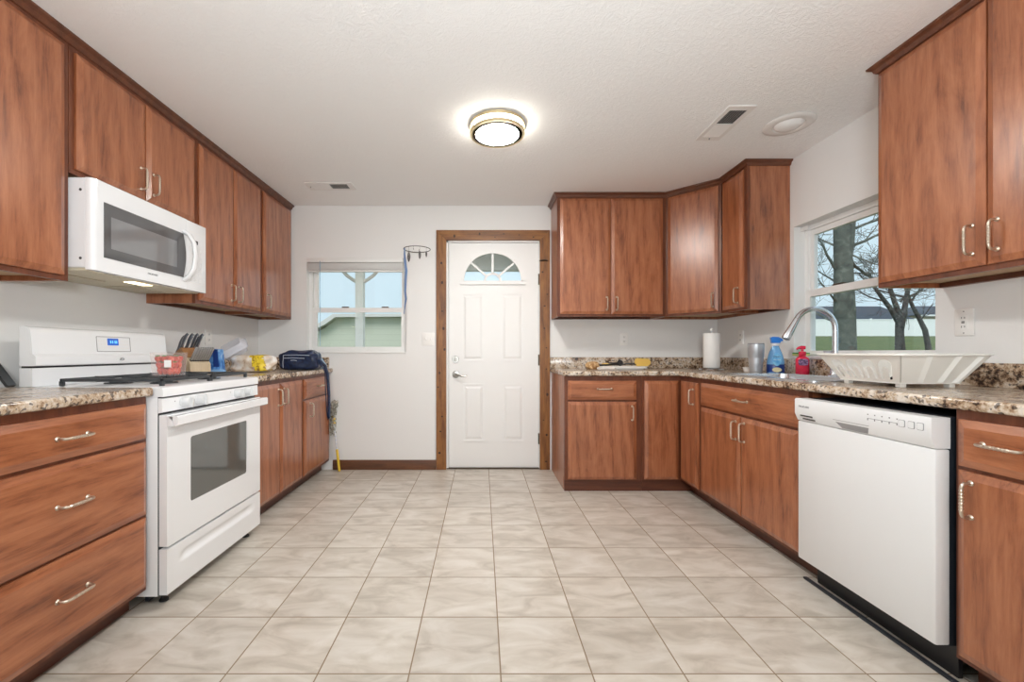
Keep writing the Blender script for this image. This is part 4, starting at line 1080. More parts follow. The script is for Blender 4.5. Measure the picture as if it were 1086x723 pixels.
MB().prism([(-0.030, 0.246), (-0.024, 0.2085), (0.024, 0.2085), (0.028, 0.220), (0.040, 0.222), (0.040, 0.232), (0.030, 0.242), (0.012, 0.250), (-0.018, 0.252)], XZ(-0.016), 0, 0.032).build('spray_head', 'cap_blue', sp)
MB().prism([(0.028, 0.2205), (0.064, 0.2180), (0.066, 0.2130), (0.030, 0.2100)], XZ(-0.013), 0, 0.026).build('trigger', 'white_label', sp)
def flat_label(name, mat, x, z, w, h, y, par):
    MB().plate([(x + w * math.cos(2 * PI * i / 20), z + h * math.sin(2 * PI * i / 20)) for i in range(20)], [], XZ(y), 0.001).build(name, mat, par)
flat_label('front_label', 'sky_label', 0, 0.098, 0.027, 0.046, -0.0345, sp)
flat_label('small_sticker', 'cream_label', 0, 0.026, 0.028, 0.016, -0.0352, sp)
lettering('Dawn', 0.020, 'navy', sp, (0, -0.0352, 0.116), (PI / 2, 0, 0))
lettering('powerwash', 0.0095, 'white_label', sp, (0, -0.0352, 0.095), (PI / 2, 0, 0))

hs_ = thing('soap_dispenser', 'red pump hand soap bottle on the sink edge', 'soap bottle', (2.072, 2.755, CT + 0.0046), -0.45)
M['soap_red'] = plain('red_soap_plastic', (0.70, 0.025, 0.07), 0.25)
M['plum'] = noisy('plum_label', [(0.42, (0.06, 0.02, 0.09)), (0.62, (0.40, 0.22, 0.42))], 70, 0.4)
MB().lathe([(0.0, 0.0004), (0.034, 0.0004), (0.037, 0.005), (0.037, 0.088), (0.033, 0.104), (0.020, 0.114), (0.016, 0.117), (0.0, 0.117)], 32, sx=1, sy=0.7).build('bottle', 'soap_red', hs_)
MB().lathe([(0.019, 0.1175), (0.020, 0.120), (0.020, 0.142), (0.016, 0.146), (0.0, 0.146)], 24).build('collar', 'soap_red', hs_)
pm = MB().tube([(0, 0, 0.1465), (0, 0, 0.164)], 0.008, 12)
pm.tube([(0.016, 0, 0.170), (-0.004, 0, 0.171), (-0.022, -0.004, 0.168), (-0.032, -0.006, 0.160)], [0.011, 0.012, 0.008, 0.005], 12)
pm.build('pump', 'soap_red', hs_)
MB().plate(rrect(-0.026, 0.026, 0.056, 0.098, 0.014), [], XZ(-0.0275), 0.002).build('front_label', 'plum', hs_)
MB().plate(rrect(-0.024, 0.024, 0.016, 0.036, 0.008), [], XZ(-0.0272), 0.0012).build('lower_label', M['soap_red'], hs_)

spg = MB().box(-0.045, 0.045, -0.03, 0.03, 0.0, 0.014, 0.004)
spo = spg.build('sponge', plain('yellow_sponge', (0.62, 0.62, 0.22), 0.9, bump=0.8, bscale=220), loc=(XR + 0.012, 2.895, W2[2] + 0.017), rot=(0, 0, 1.5))
tag(spo, 'green and yellow sponge on the window sill', 'sponge')
MB().box(-0.045, 0.045, -0.03, 0.03, 0.0143, 0.022, 0.003).build('scouring_layer', plain('green_scourer', (0.06, 0.30, 0.07), 0.9, bump=0.8, bscale=260), spo)
cu = thing('clear_cup', 'pale clear plastic cup lying behind the red soap', 'cup', (2.128, 2.615, 1.0262))
MB().lathe([(0.0, 0.0005), (0.026, 0.0005), (0.028, 0.004), (0.035, 0.052), (0.037, 0.054), (0.033, 0.054), (0.026, 0.006), (0.0, 0.004)], 28, sx=0.4).build('cup_body', M['clamshell'], cu)

# dish rack
dk = thing('dish_rack', 'white plastic dish rack standing beside the sink', 'dish rack', (1.83, 1.885, CT))
def rr3(hx, hy, r, z, ox=0, oy=0): return [(u + ox, v + oy, z) for u, v in rrect(-hx, hx, -hy, hy, r, 4)]
loops = [rr3(0.195, 0.215, 0.03, 0.136), rr3(0.187, 0.207, 0.03, 0.128), rr3(0.128, 0.152, 0.03, 0.024), rr3(0.122, 0.146, 0.03, 0.018),
         rr3(0.118, 0.142, 0.03, 0.021), rr3(0.182, 0.202, 0.03, 0.130), rr3(0.186, 0.206, 0.03, 0.1375)]
def lerp3(a, b, t): return tuple(a[i] + (b[i] - a[i]) * t for i in range(3))
# pierced long side facing the room: build the shell from plates with slots
tub = MB()
n = len(loops[0])
def flip(lo, hi_): return [(i, (i + 1) % n, hi_ * 0 + n + (i + 1) % n, n + i) for i in range(n)]
hx0, hy0, hx1, hy1, zb_, zt_ = 0.122, 0.146, 0.178, 0.206, 0.020, 0.132
def side(axis, s, slots, th=0.003):
    """one sloping wall; u runs along the wall, v up it (0..1)."""
    def P(u, v, w):
        hx, hy, z = hx0 + (hx1 - hx0) * v, hy0 + (hy1 - hy0) * v, zb_ + (zt_ - zb_) * v
        if axis == 'x': return (s * (hx - w), u * hy, z)
        return (u * hx, s * (hy - w), z)
    holes = [[(u, v) for u, v in sl_] for sl_ in slots]
    tub.plate([(-1, 0), (1, 0), (1, 1), (-1, 1)], holes, P, 0)
def side_panel(axis, s, slots):
    bm = tub.bm
    def P(u, v):
        hx, hy, z = hx0 + (hx1 - hx0) * v, hy0 + (hy1 - hy0) * v, zb_ + (zt_ - zb_) * v
        return Vector((s * hx, u * hy, z)) if axis == 'x' else Vector((u * hx, s * hy, z))
    inward = Vector((-s * 0.003, 0, 0)) if axis == 'x' else Vector((0, -s * 0.003, 0))
    edges = []
    for loop in [[(-1, 0), (1, 0), (1, 1), (-1, 1)]] + slots:
        vv = [bm.verts.new(P(u, v)) for u, v in loop]
        edges += [bm.edges.new((vv[i], vv[(i + 1) % len(vv)])) for i in range(len(vv))]
    g = bmesh.ops.triangle_fill(bm, use_beauty=True, use_dissolve=False, edges=edges)
    faces = [f for f in g['geom'] if isinstance(f, bmesh.types.BMFace)]
    ext = bmesh.ops.extrude_face_region(bm, geom=faces)
    bmesh.ops.translate(bm, verts=[q for q in ext['geom'] if isinstance(q, bmesh.types.BMVert)], vec=inward)
def arch(uc, hw, iw, vb, vt):   # an inverted U slot
    o = []
    for i in range(9):
        a = PI - PI * i / 8; o.append((uc + hw * math.cos(a), vt - 0.22 + 0.22 * math.sin(a)))
    o = [(uc - hw, vb)] + o + [(uc + hw, vb), (uc + iw, vb)]
    for i in range(9):
        a = PI * i / 8; o.append((uc + iw * math.cos(a), vt - 0.40 + 0.14 * math.sin(a)))
    o.append((uc - iw, vb))
    return o
slots = [arch(c_, 0.165, 0.075, 0.10, 0.84) for c_ in (-0.62, -0.20, 0.22, 0.64)]
side_panel('x', -1, slots); side_panel('x', 1, [arch(c_, 0.165, 0.075, 0.10, 0.84) for c_ in (-0.62, -0.20, 0.22, 0.64)])
side_panel('y', -1, []); side_panel('y', 1, [])
tub.box(-hx0, hx0, -hy0, hy0, 0.016, 0.020)
tub.build('basin', 'plastic_white', dk)
ri = MB().plate(rrect(-0.191, 0.191, -0.220, 0.220, 0.03), [rrect(-0.174, 0.174, -0.202, 0.202, 0.022)], XY(0.1325), 0.008)
ri.build('rim', 'plastic_white', dk)
for x in (-0.35, 0.30, 0.80):
    rib = MB(); V = []
    for v in (0.0, 0.97):
        hx, hy, z = hx0 + (hx1 - hx0) * v, hy0 + (hy1 - hy0) * v, zb_ + (zt_ - zb_) * v
        cx_ = x * hx
        V += [(cx_ - 0.012, -hy - 0.0002, z), (cx_, -hy - 0.012, z), (cx_ + 0.012, -hy - 0.0002, z)]
    rib.mesh(V, [(0, 1, 4, 3), (1, 2, 5, 4), (0, 3, 5, 2), (0, 2, 1), (3, 4, 5)])
    rib.build('rib', 'plastic_white', dk)
for x in (-0.10, 0.10):
    for y in (-0.125, 0.125): MB().box(x - 0.012, x + 0.012, y - 0.012, y + 0.012, 0.0006, 0.0158, 0.002).build('foot', 'plastic_white', dk)
pg = MB()
for i in range(7):
    y = -0.11 + 0.036 * i
    pg.tube([(0.03, y, 0.0202), (0.03, y, 0.075)], [0.004, 0.003], 8); pg.tube([(-0.04, y, 0.0202), (-0.04, y, 0.075)], [0.004, 0.003], 8)
pg.build('peg', 'plastic_white', dk)
bt_ = thing('dark_utensil', 'dark plastic utensil lying inside the dish rack', 'utensil', (1.735, 1.80, CT + 0.0215))
MB().tube([(0, 0.02, 0.006), (0.02, -0.01, 0.03), (-0.012, -0.02, 0.084)], [0.006, 0.005, 0.004], 8).build('handle_grip', 'black', bt_)
MB().tube([(-0.012, -0.0202, 0.0842), (-0.018, -0.015, 0.098), (-0.02, -0.012, 0.108)], [0.005, 0.012, 0.006], 10, flat=(1, 0.4)).build('utensil_head', 'black', bt_)

# ------------------------------------------------------------------ things on the end worktop
M['china'] = plain('white_china', (0.82, 0.80, 0.77), 0.25)
tr = thing('serving_tray', 'white rectangular tray on the end worktop', 'tray', (1.195, 3.66, CT))
MB().plate(rrect(-0.165, 0.165, -0.10, 0.10, 0.03), [], XY(0.0005), 0.010).build('tray_base', 'china', tr)
MB().plate(rrect(-0.190, 0.190, -0.125, 0.125, 0.04), [rrect(-0.160, 0.160, -0.095, 0.095, 0.03)], XY(0.0110), 0.016).build('tray_rim', 'china', tr)
M['butter'] = plain('yellow_silicone', (0.80, 0.52, 0.12), 0.45)
sa = thing('spatula', 'yellow-headed spatula with black handle across the white tray', 'spatula', (1.175, 3.66, CT + 0.030), 0.05)
MB().tube([(-0.17, 0.0, 0.004), (-0.05, 0, 0.010), (0.14, 0, 0.018)], [0.008, 0.006, 0.005], 10).build('spatula_handle', 'black', sa)
MB().prism([(0.1405, -0.022), (0.16, -0.034), (0.25, -0.034), (0.274, -0.018), (0.278, 0.006), (0.265, 0.028), (0.16, 0.034), (0.1405, 0.022)], lambda u, v, w: (u, w + 0.06 * 0, 0.030 + v * 1.0), -0.006, 0.006).build('spatula_head', 'butter', sa)
wk = thing('can_opener', 'black wire-handled utensil heaped on the white tray', 'utensil', (1.160, 3.575, CT + 0.056))
MB().lathe([(0, -0.010), (0.020, -0.010), (0.026, 0), (0.020, 0.010), (0, 0.010)], 20, Matrix.Rotation(PI / 2, 4, 'X')).build('crank_wheel', 'black', wk)
MB().tube([(0.027, 0, 0.004), (0.065, -0.004, 0.02), (0.085, -0.006, 0.044), (0.09, -0.006, 0.02), (0.10, -0.005, 0.002)], 0.003, 8).build('wire_handle', 'wire', wk)
MB().tube([(0.022, 0.0, -0.012), (0.06, -0.02, -0.004), (0.12, -0.04, -0.012)], [0.006, 0.006, 0.005], 8).build('grip', 'black', wk)
MB().tube([(-0.024, 0.0, -0.004), (-0.06, -0.004, -0.002), (-0.10, -0.008, 0.0)], [0.008, 0.007, 0.006], 8).build('grip', 'black', wk)
kf = thing('table_knife', 'dark knife leaning over the yellow spatula head', 'knife', (1.42, 3.735, CT + 0.064), 0.0)
MB().tube([(-0.110, 0, -0.02), (0.0, 0, 0.008), (0.045, 0, 0.019)], [0.004, 0.008, 0.005], 8, flat=(0.6, 1)).build('blade', 'wire', kf)
bu = MB().box(-0.04, 0.04, -0.02, 0.02, 0, 0.022, 0.006).build('butter_block', 'butter', loc=(1.095, 3.735, CT + 0.0275), rot=(0, 0, 0.1))
tag(bu, 'small yellow block at the back of the white tray', 'food')
M['crust'] = noisy('crumbly_crust', [(0.35, (0.32, 0.15, 0.05)), (0.55, (0.60, 0.38, 0.18)), (0.7, (0.75, 0.60, 0.40))], 45, 0.8, 0.6)
def blob(name, mat, loc, sx, sy, sz, seed, parent=None, amp=0.18, sub=4, flat=True):
    bm = bmesh.new(); bmesh.ops.create_icosphere(bm, subdivisions=sub, radius=1.0)
    r_ = random.Random(seed); ws = [(Vector((r_.uniform(-3, 3), r_.uniform(-3, 3), r_.uniform(-3, 3))), r_.uniform(0, 6)) for _ in range(9)]
    for v in bm.verts:
        d = sum(math.sin(w.dot(v.co) * 1.6 + p) for w, p in ws) / 9
        v.co *= 1 + amp * d * 2
        v.co = Vector((v.co.x * sx, v.co.y * sy, v.co.z * sz))
        if flat and v.co.z < -sz * 0.6: v.co.z = -sz * 0.6
    mb = MB(); mb.bm.free(); mb.bm = bm
    return mb.build(name, mat, parent, 180, loc)
cr = blob('bread_roll', 'crust', (0.952, 3.66, CT + 0.026), 0.060, 0.05, 0.042, 5)
tag(cr, 'golden crumbly bread roll at the left end of the worktop', 'bread')
wp = blob('wrapper', M['bag_film'], (1.020, 3.490, CT + 0.013), 0.075, 0.028, 0.020, 9)
tag(wp, 'crumpled pale wrapper in front of the white tray', 'wrapper')

# ------------------------------------------------------------------ things on the left side
tub_ = thing('strawberry_tub', 'clear square tub of strawberries on the stove grate', 'food tub', (-1.500, 2.045, 0.9605), 0.15)
V = []
for z, h in ((0.0, 0.047), (0.105, 0.054)):
    V += [(x, y, z) for x, y in ((-h, -h), (h, -h), (h, h), (-h, h))]
MB().mesh(V, [(0, 1, 5, 4), (1, 2, 6, 5), (2, 3, 7, 6), (3, 0, 4, 7), (0, 1, 2, 3)]).build('tub', M['tub_clear'], tub_)
MB().plate(rrect(-0.057, 0.057, -0.057, 0.057, 0.008), [], XY(0.1055), 0.004).build('lid', M['tub_clear'], tub_)
MB().plate(rect(0.006, 0.036, 0.040, 0.074), [], XZ(-0.0535), 0.0008).build('price_sticker', 'plate', tub_)
M['berry'] = noisy('strawberry_skin', [(0.35, (0.50, 0.03, 0.02)), (0.6, (0.75, 0.12, 0.06)), (0.75, (0.85, 0.45, 0.32))], 40, 0.35, 0.3)
bm_ = MB().lathe([(0, -0.020), (0.008, -0.015), (0.0145, 0.0), (0.0135, 0.010), (0.006, 0.0145), (0, 0.0145)], 12).build('strawberry', 'berry')
M['leafy'] = plain('strawberry_leaf', (0.10, 0.28, 0.05), 0.6)
k_ = 0
rng = random.Random(11)
leaf = MB().lathe([(0, 0.0148), (0.008, 0.0148), (0.011, 0.0165), (0, 0.018)], 6).build('strawberry_stem', 'leafy', bm_)
for iz in range(3):
    for ix in range(3):
        for iy in range(3):
            s = bm_ if k_ == 0 else copy_tree(bm_)
            lim = 0.0235 + 0.003 * iz
            s.location = (-1.500 + (ix - 1) * lim, 2.045 + (iy - 1) * lim, 0.9605 + 0.0225 + iz * 0.028)
            s.rotation_euler = (rng.uniform(-0.35, 0.35), rng.uniform(-0.35, 0.35), rng.uniform(0, 6))
            tag(s, 'red strawberry inside the clear square tub on the stove', 'strawberry', 'strawberries in the clear tub')
            k_ += 1

# knife block with knives
KX, KY, KR = -1.850, 2.735, -0.40
kb = thing('knife_block', 'slanted wooden knife block beside the stove', 'knife block', (KX, KY, CT), KR)
MB().prism([(-0.095, 0.001), (0.010, 0.001), (0.035, 0.118), (-0.025, 0.175), (-0.120, 0.115)], XZ(-0.065), 0, 0.13).build('block', 'block_wood', kb)
M['block_pale'] = wood('pale_block_wood', 2, [(0.3, (0.50, 0.38, 0.24)), (0.6, (0.66, 0.54, 0.38)), (0.8, (0.75, 0.64, 0.48))], 0.4)
MB().prism([(0.0105, 0.001), (0.070, 0.001), (0.070, 0.070), (0.0355, 0.112)], XZ(-0.065), 0, 0.13).build('lower_block', M['block_pale'], kb)
M['knife_grip'] = plain('grey_black_grip', (0.10, 0.11, 0.13), 0.3)
Mkb = Matrix.Translation((KX, KY, CT)) @ Matrix.Rotation(KR, 4, 'Z')
def chef():
    o = thing('knife', '', 'knife', (0, 0, 0))
    MB().tube([(0, 0, 0.003), (0, 0.004, 0.03), (0, 0.002, 0.07), (0, 0.006, 0.105), (0, 0.012, 0.122)], [0.011, 0.010, 0.0125, 0.0125, 0.010], 12, flat=(0.6, 1.0), up=(0, 1, 0)).build('knife_handle', 'knife_grip', o)
    MB().tube([(0, 0.0, 0.0005), (0, 0.0, 0.003)], 0.0115, 12, flat=(0.65, 1.0), up=(0, 1, 0)).build('bolster', 'steel', o)
    rv = MB()
    for sx in (-1, 1): rv.tube([(sx * 0.0105, 0.003, 0.01), (sx * 0.0122, 0.002, 0.07), (sx * 0.0115, 0.006, 0.105), (sx * 0.004, 0.011, 0.124)], 0.0026, 6)
    rv.build('tang', 'steel', o)
    return o
kl = ['knife at the back left of the wooden block', 'knife in the middle of the back row of the block', 'knife at the back right of the wooden block',
      'knife at the left end of the front row of the block', 'second knife from the left in the front row of the block', 'third knife from the left in the front row of the block', 'knife at the right end of the front row of the block']
base_k = chef()
spots = [(0.30, 0.046 - 0.046 * i) for i in range(3)][::-1] + [(0.72, -0.048 + 0.032 * i) for i in range(4)]
nx, nz = 0.060 / 0.1124, 0.095 / 0.1124
for i, (t, ly) in enumerate(spots):
    o = base_k if i == 0 else copy_tree(base_k)
    p = Mkb @ Vector((-0.120 + 0.095 * t - 0.001, ly, 0.115 + 0.060 * t + 0.010))
    o.location = p
    o.rotation_euler = (0, 0.52, KR)
    o.scale = (1, 1, 1.0 - 0.1 * (t > 0.5))
    tag(o, 'grey-handled ' + kl[i], 'knife', 'knives in the wooden block')
def steak():
    o = thing('steak_knife', '', 'knife', (0, 0, 0))
    MB().box(-0.0075, 0.0075, -0.0055, 0.0055, 0.0005, 0.098, 0.003).build('knife_handle', 'soft_steel', o)
    MB().box(-0.0078, 0.0078, -0.0054, 0.0054, -0.006, 0.0, 0.002).build('collar', 'black', o)
    return o
base_s = steak()
for i in range(8):
    o = base_s if i == 0 else copy_tree(base_s)
    p = Mkb @ Vector((0.0585, -0.0525 + 0.015 * i, 0.0965))
    o.location = p; o.rotation_euler = (0, 0.62, KR)
    tag(o, 'slim steel-handled steak knife in the pale lower row of the block', 'knife', 'steak knives in the wooden block')
bx = thing('knife_sharpener', 'blue and black upright plastic box right of the knife block', 'box', (-1.845, 2.960, CT), 0.10)
M['box_blue'] = noisy('printed_blue', [(0.42, (0.03, 0.16, 0.55)), (0.58, (0.18, 0.45, 0.85)), (0.70, (0.65, 0.75, 0.9))], 22, 0.3)
M['pale_blue'] = plain('pale_blue_plastic', (0.25, 0.50, 0.85), 0.35)
MB().prism([(-0.07, 0.001), (0.045, 0.001), (0.030, 0.165), (-0.020, 0.170), (-0.045, 0.09)], XZ(-0.035), 0, 0.07).build('box_body', M['box_blue'], bx)
MB().prism([(-0.068, 0.002), (-0.028, 0.002), (-0.024, 0.150), (-0.044, 0.09)], XZ(-0.0375), 0, 0.002).build('dark_panel', 'black', bx)
MB().prism([(0.000, 0.045), (0.036, 0.045), (0.026, 0.163), (-0.002, 0.165)], XZ(-0.0375), 0, 0.002).build('dark_panel', 'navy', bx)
MB().box(0.0, 0.085, -0.075, -0.036, 0.001, 0.028, 0.006).build('foot_tray', M['pale_blue'], bx)

M['bread_film'] = noisy('bread_in_film', [(0.30, (0.45, 0.30, 0.19)), (0.42, (0.70, 0.58, 0.46)), (0.54, (0.79, 0.73, 0.66)), (0.70, (0.85, 0.83, 0.81))], 16, 0.3, 0.35)
def pillow(name, mat, loc, hx, hy, hz, seed, p=3.2, amp=0.10, cuts=14, parent=None, rz=0.0):
    bm = bmesh.new(); bmesh.ops.create_cube(bm, size=2.0)
    bmesh.ops.subdivide_edges(bm, edges=bm.edges[:], cuts=cuts, use_grid_fill=True)
    r_ = random.Random(seed); ws = [(Vector((r_.uniform(-5, 5), r_.uniform(-5, 5), r_.uniform(-5, 5))), r_.uniform(0, 6)) for _ in range(12)]
    for v in bm.verts:
        q = v.co.copy(); q /= (abs(q.x) ** p + abs(q.y) ** p + abs(q.z) ** p) ** (1 / p)
        d = sum(math.sin(w.dot(q) + f_) for w, f_ in ws) / 5
        k = 1 + amp * d
        v.co = Vector((q.x * hx * k, q.y * hy * k, max(-hz, q.z * hz * (k if q.z > 0 else 1))))
    mb = MB(); mb.bm.free(); mb.bm = bm
    return mb.build(name, mat, parent, 180, loc, (0, 0, rz))
bd = pillow('bread_bag', M['bread_film'], (-1.665, 3.110, CT + 0.063), 0.138, 0.085, 0.062, 21, p=4.5, amp=0.09, rz=0.05)
tag(bd, 'bagged loaf of bread with a yellow label on the left worktop', 'bread')
M['yellow'] = noisy('yellow_print', [(0.40, (0.35, 0.22, 0.02)), (0.47, (0.85, 0.62, 0.03)), (0.7, (0.90, 0.74, 0.08))], 38, 0.35)
def patch(src, sel, name, mat, off=0.0012):
    """a raised copy of part of a lumpy surface, thickened: a label that follows it."""
    mb = MB(); bm = mb.bm; me = src.data
    vm = {}
    fs_ = [p for p in me.polygons if sel(p.center, p.normal)]
    for p in fs_:
        for i in p.vertices:
            if i not in vm: vm[i] = bm.verts.new(me.vertices[i].co + me.vertices[i].normal * off)
    for p in fs_: bm.faces.new([vm[i] for i in p.vertices])
    return mb.build(name, mat, src, 180)
patch(bd, lambda c, n_: 0.030 - 0.25 * c.z < c.x < 0.112 - 0.25 * c.z and c.y < 0.04 and c.z > -0.05, 'label', M['yellow'])
cl = thing('plastic_clamshell', 'clear plastic clamshell container tilted on the bread bag', 'container', (-1.845, 3.215, 1.030), 0.35)
sh = MB()
for (h0, h1, za, zb2) in ((0.074, 0.092, 0.0, 0.040), (0.092, 0.070, 0.043, 0.085)):
    A = rrect(-h0, h0, -h0 * 0.72, h0 * 0.72, 0.02, 4); B = rrect(-h1, h1, -h1 * 0.72, h1 * 0.72, 0.02, 4); n = len(A)
    sh.mesh([(u, v, za) for u, v in A] + [(u, v, zb2) for u, v in B], [(i, (i + 1) % n, n + (i + 1) % n, n + i) for i in range(n)] + [tuple(range(n))] + [tuple(range(n, 2 * n))])
o = sh.build('shell', M['clamshell'], cl, loc=(0, 0, 0.035), rot=(0.55, -0.55, 0))
MB().plate(rrect(-0.102, 0.102, -0.076, 0.076, 0.02), [rrect(-0.090, 0.090, -0.064, 0.064, 0.02)], XY(0.0405), 0.002).build('flange', M['clamshell'], cl, loc=(0, 0, 0.035), rot=(0.55, -0.55, 0))

# lunch bag
M['navy_cloth'] = noisy('navy_nylon', [(0.35, (0.004, 0.009, 0.030)), (0.65, (0.010, 0.026, 0.085))], 40, 0.4, 0.3)
lb = thing('lunch_bag', 'navy insulated lunch bag on the far left worktop', 'bag', (-1.490, 3.52, CT), 0.05)
bm = bmesh.new(); bmesh.ops.create_cube(bm, size=1.0)
bmesh.ops.subdivide_edges(bm, edges=bm.edges[:], cuts=12, use_grid_fill=True)
r_ = random.Random(4); ws = [(Vector((r_.uniform(-14, 14), r_.uniform(-14, 14), r_.uniform(-14, 14))), r_.uniform(0, 6)) for _ in range(7)]
for v in bm.verts:
    q = v.co.copy(); s = Vector((q.x * 2, q.y * 2, q.z * 2)); l4 = (abs(s.x) ** 5 + abs(s.y) ** 5 + abs(s.z) ** 5) ** 0.2
    s /= max(l4, 1e-6)
    d = sum(math.sin(w.dot(q) + p) for w, p in ws) / 7
    tp = 1 - 0.10 * (s.z * 0.5 + 0.5)
    v.co = Vector((s.x * 0.160 * tp * (1 + 0.12 * d), s.y * 0.098 * tp * (1 + 0.16 * d), 0.0790 + s.z * 0.0780 + (0.022 * d if s.z > 0 else 0)))
mb = MB(); mb.bm.free(); mb.bm = bm
bag = mb.build('bag_body', 'navy_cloth', lb, 180)
M['piping'] = plain('pale_piping', (0.55, 0.62, 0.72), 0.5)
pp = MB()
for z, x0_, x1_ in ((0.122, -0.10, 0.10), (0.098, -0.10, 0.06), (0.080, -0.05, 0.0)):
    pp.tube([(x0_, -0.098, z), ((x0_ + x1_) / 2, -0.103, z + 0.002), (x1_, -0.099, z - 0.002)], 0.0022, 6)
pp.tube([(-0.105, -0.0975, 0.125), (-0.11, -0.099, 0.06), (-0.108, -0.098, 0.02)], 0.0022, 6)
pp.build('piping', 'piping', lb)
MB().tube([(0.118, -0.045, 0.088), (0.158, -0.048, 0.060), (0.192, -0.050, 0.022), (0.208, -0.050, -0.015), (0.212, -0.052, -0.15), (0.222, -0.052, -0.33), (0.230, -0.052, -0.405),
           (0.240, -0.05, -0.385), (0.238, -0.048, -0.20), (0.226, -0.046, -0.03), (0.205, -0.044, 0.034), (0.165, -0.042, 0.074), (0.122, -0.040, 0.100)],
          0.0125, 8, flat=(0.30, 1), up=(1, 0, 0)).build('shoulder_strap', 'navy_cloth', lb)
bp_ = blob('plastic_bag', M['bag_blue'], (-1.520, 3.715, CT + 0.058), 0.165, 0.055, 0.095, 33, amp=0.2)
tag(bp_, 'pale blue crumpled plastic bag behind the navy lunch bag', 'plastic bag')

# thin dark bar leaning at the far left edge of the picture
tp = thing('leaning_bar', 'thin dark flat bar leaning on the backsplash left of the stove', 'bar', (-1.922, 1.728, CT), 0)
MB().plate(rrect(-0.034, 0.0, 0.0, 0.135, 0.006), [], YZ(-0.006), 0.012).build('bar', 'iron', tp, loc=(0.0, 0.03, 0.006), rot=(0, -0.66, 0))
MB().plate(rrect(-0.0345, 0.0005, 0.122, 0.136, 0.005), [], YZ(-0.0065), 0.013).build('end_cap', 'grey_mid', tp, loc=(0.0, 0.03, 0.006), rot=(0, -0.66, 0))

# duster leaning in the left corner, handle down
du = thing('duster', 'mop-headed duster with yellow handle leaning by the left cabinets', 'duster', (-1.280, 3.83, 0.0))
top_ = Vector((-0.062, 0.028, 0.47))
M['yellow_plastic'] = plain('yellow_plastic', (0.80, 0.55, 0.05), 0.35)
M['blue_white'] = striped('striped_pole', (0.72, 0.74, 0.78), (0.25, 0.40, 0.70), 2, 9)
P_ = lambda t: tuple(top_ * t)
MB().tube([P_(0.004), P_(0.03), P_(0.42)], [0.010, 0.012, 0.011], 12).build('grip', 'yellow_plastic', du)
MB().tube([P_(0.422), P_(0.93)], 0.008, 12).build('pole', M['blue_white'], du)
MB().tube([P_(0.90), P_(1.0), (-0.066, 0.028, 0.495)], [0.014, 0.016, 0.012], 12).build('connector', 'yellow_plastic', du)
M['fluff'] = noisy('grey_fluff', [(0.35, (0.10, 0.10, 0.085)), (0.50, (0.36, 0.35, 0.30)), (0.65, (0.58, 0.56, 0.50))], 60, 0.95)
fl_ = MB(); rr_ = random.Random(8)
spine = [Vector((-0.045, 0.028, 0.63)), Vector((-0.062, 0.026, 0.57)), Vector((-0.071, 0.024, 0.49)), Vector((-0.072, 0.024, 0.41)), Vector((-0.072, 0.024, 0.335))]
for i in range(240):
    t = rr_.random() * 3.999; k = int(t); p = spine[k].lerp(spine[k + 1], t - k)
    d = Vector((rr_.uniform(-1, 1), rr_.uniform(-1, 0.8), rr_.uniform(-1, 0.6))).normalized()
    l_ = rr_.uniform(0.022, 0.036)
    q = p + d * l_
    q.x = min(q.x, -0.012)
    q2 = q + Vector((0, 0, -0.012))
    if q.x < -0.091 or q.y > 0.066: continue
    fl_.tube([p, q, q2], [0.005, 0.006, 0.004], 5)
fl_.build('fluffy_head', 'fluff', du)

# ------------------------------------------------------------------ outdoors
M['grass'] = noisy('lawn_grass', [(0.35, (0.06, 0.088, 0.020)), (0.55, (0.095, 0.130, 0.032)), (0.7, (0.17, 0.18, 0.06))], 1.6, 0.9)
gz = lambda y: -0.25 if y < 4 else -0.25 + 0.0726 * (min(y, 47) - 4)
G_ = MB(); V = []; Fc = []
xs = [-30, -10, -2.3, 2.32, 6, 12, 25, 45, 105]; ys = [-16, -3.6, 0, 4.06, 8, 14, 22, 34, 47, 95]
for j, y in enumerate(ys):
    for i, x in enumerate(xs): V.append((x, y, gz(y)))
nx_ = len(xs)
for j in range(len(ys) - 1):
    for i in range(nx_ - 1):
        if xs[i] == -2.3 and ys[j] in (-3.6, 0): continue
        a = j * nx_ + i; Fc.append((a, a + 1, a + nx_ + 1, a + nx_))
lw = G_.mesh(V, Fc).build('lawn', 'grass')
so = lw.modifiers.new('solid', 'SOLIDIFY'); so.thickness = 0.1; so.offset = -1
tag(lw, 'green lawn rising towards the white fence outside the sink window', 'lawn', kind='structure')
M['fence_white'] = plain('white_vinyl', (0.92, 0.94, 0.94), 0.5)
fe = thing('vinyl_fence', 'long white solid fence across the far lawn', 'fence', (30, 46, gz(46)))
fp = MB()
for i in range(18): fp.box(i * 2.4 + 0.06, i * 2.4 + 2.34, -0.03, 0.03, 0.02, 1.72)
fp.build('fence_panel', 'fence_white', fe)
MB().box(0, 43.2, -0.06, 0.06, 1.72, 1.84).build('top_rail', 'fence_white', fe)
for i in range(19): MB().box(i * 2.4 - 0.06, i * 2.4 + 0.06, -0.07, 0.07, 0, 1.92).build('fence_post', 'fence_white', fe)
M['shingle'] = striped('dark_shingles', (0.07, 0.085, 0.11), (0.04, 0.05, 0.065), 2, 2.0, 0.9)
M['house_wall'] = striped('pale_siding', (0.62, 0.64, 0.62), (0.45, 0.47, 0.46), 2, 1.6, 0.8)
M['tan_wall'] = striped('tan_siding', (0.55, 0.48, 0.36), (0.42, 0.36, 0.27), 2, 1.6, 0.8)
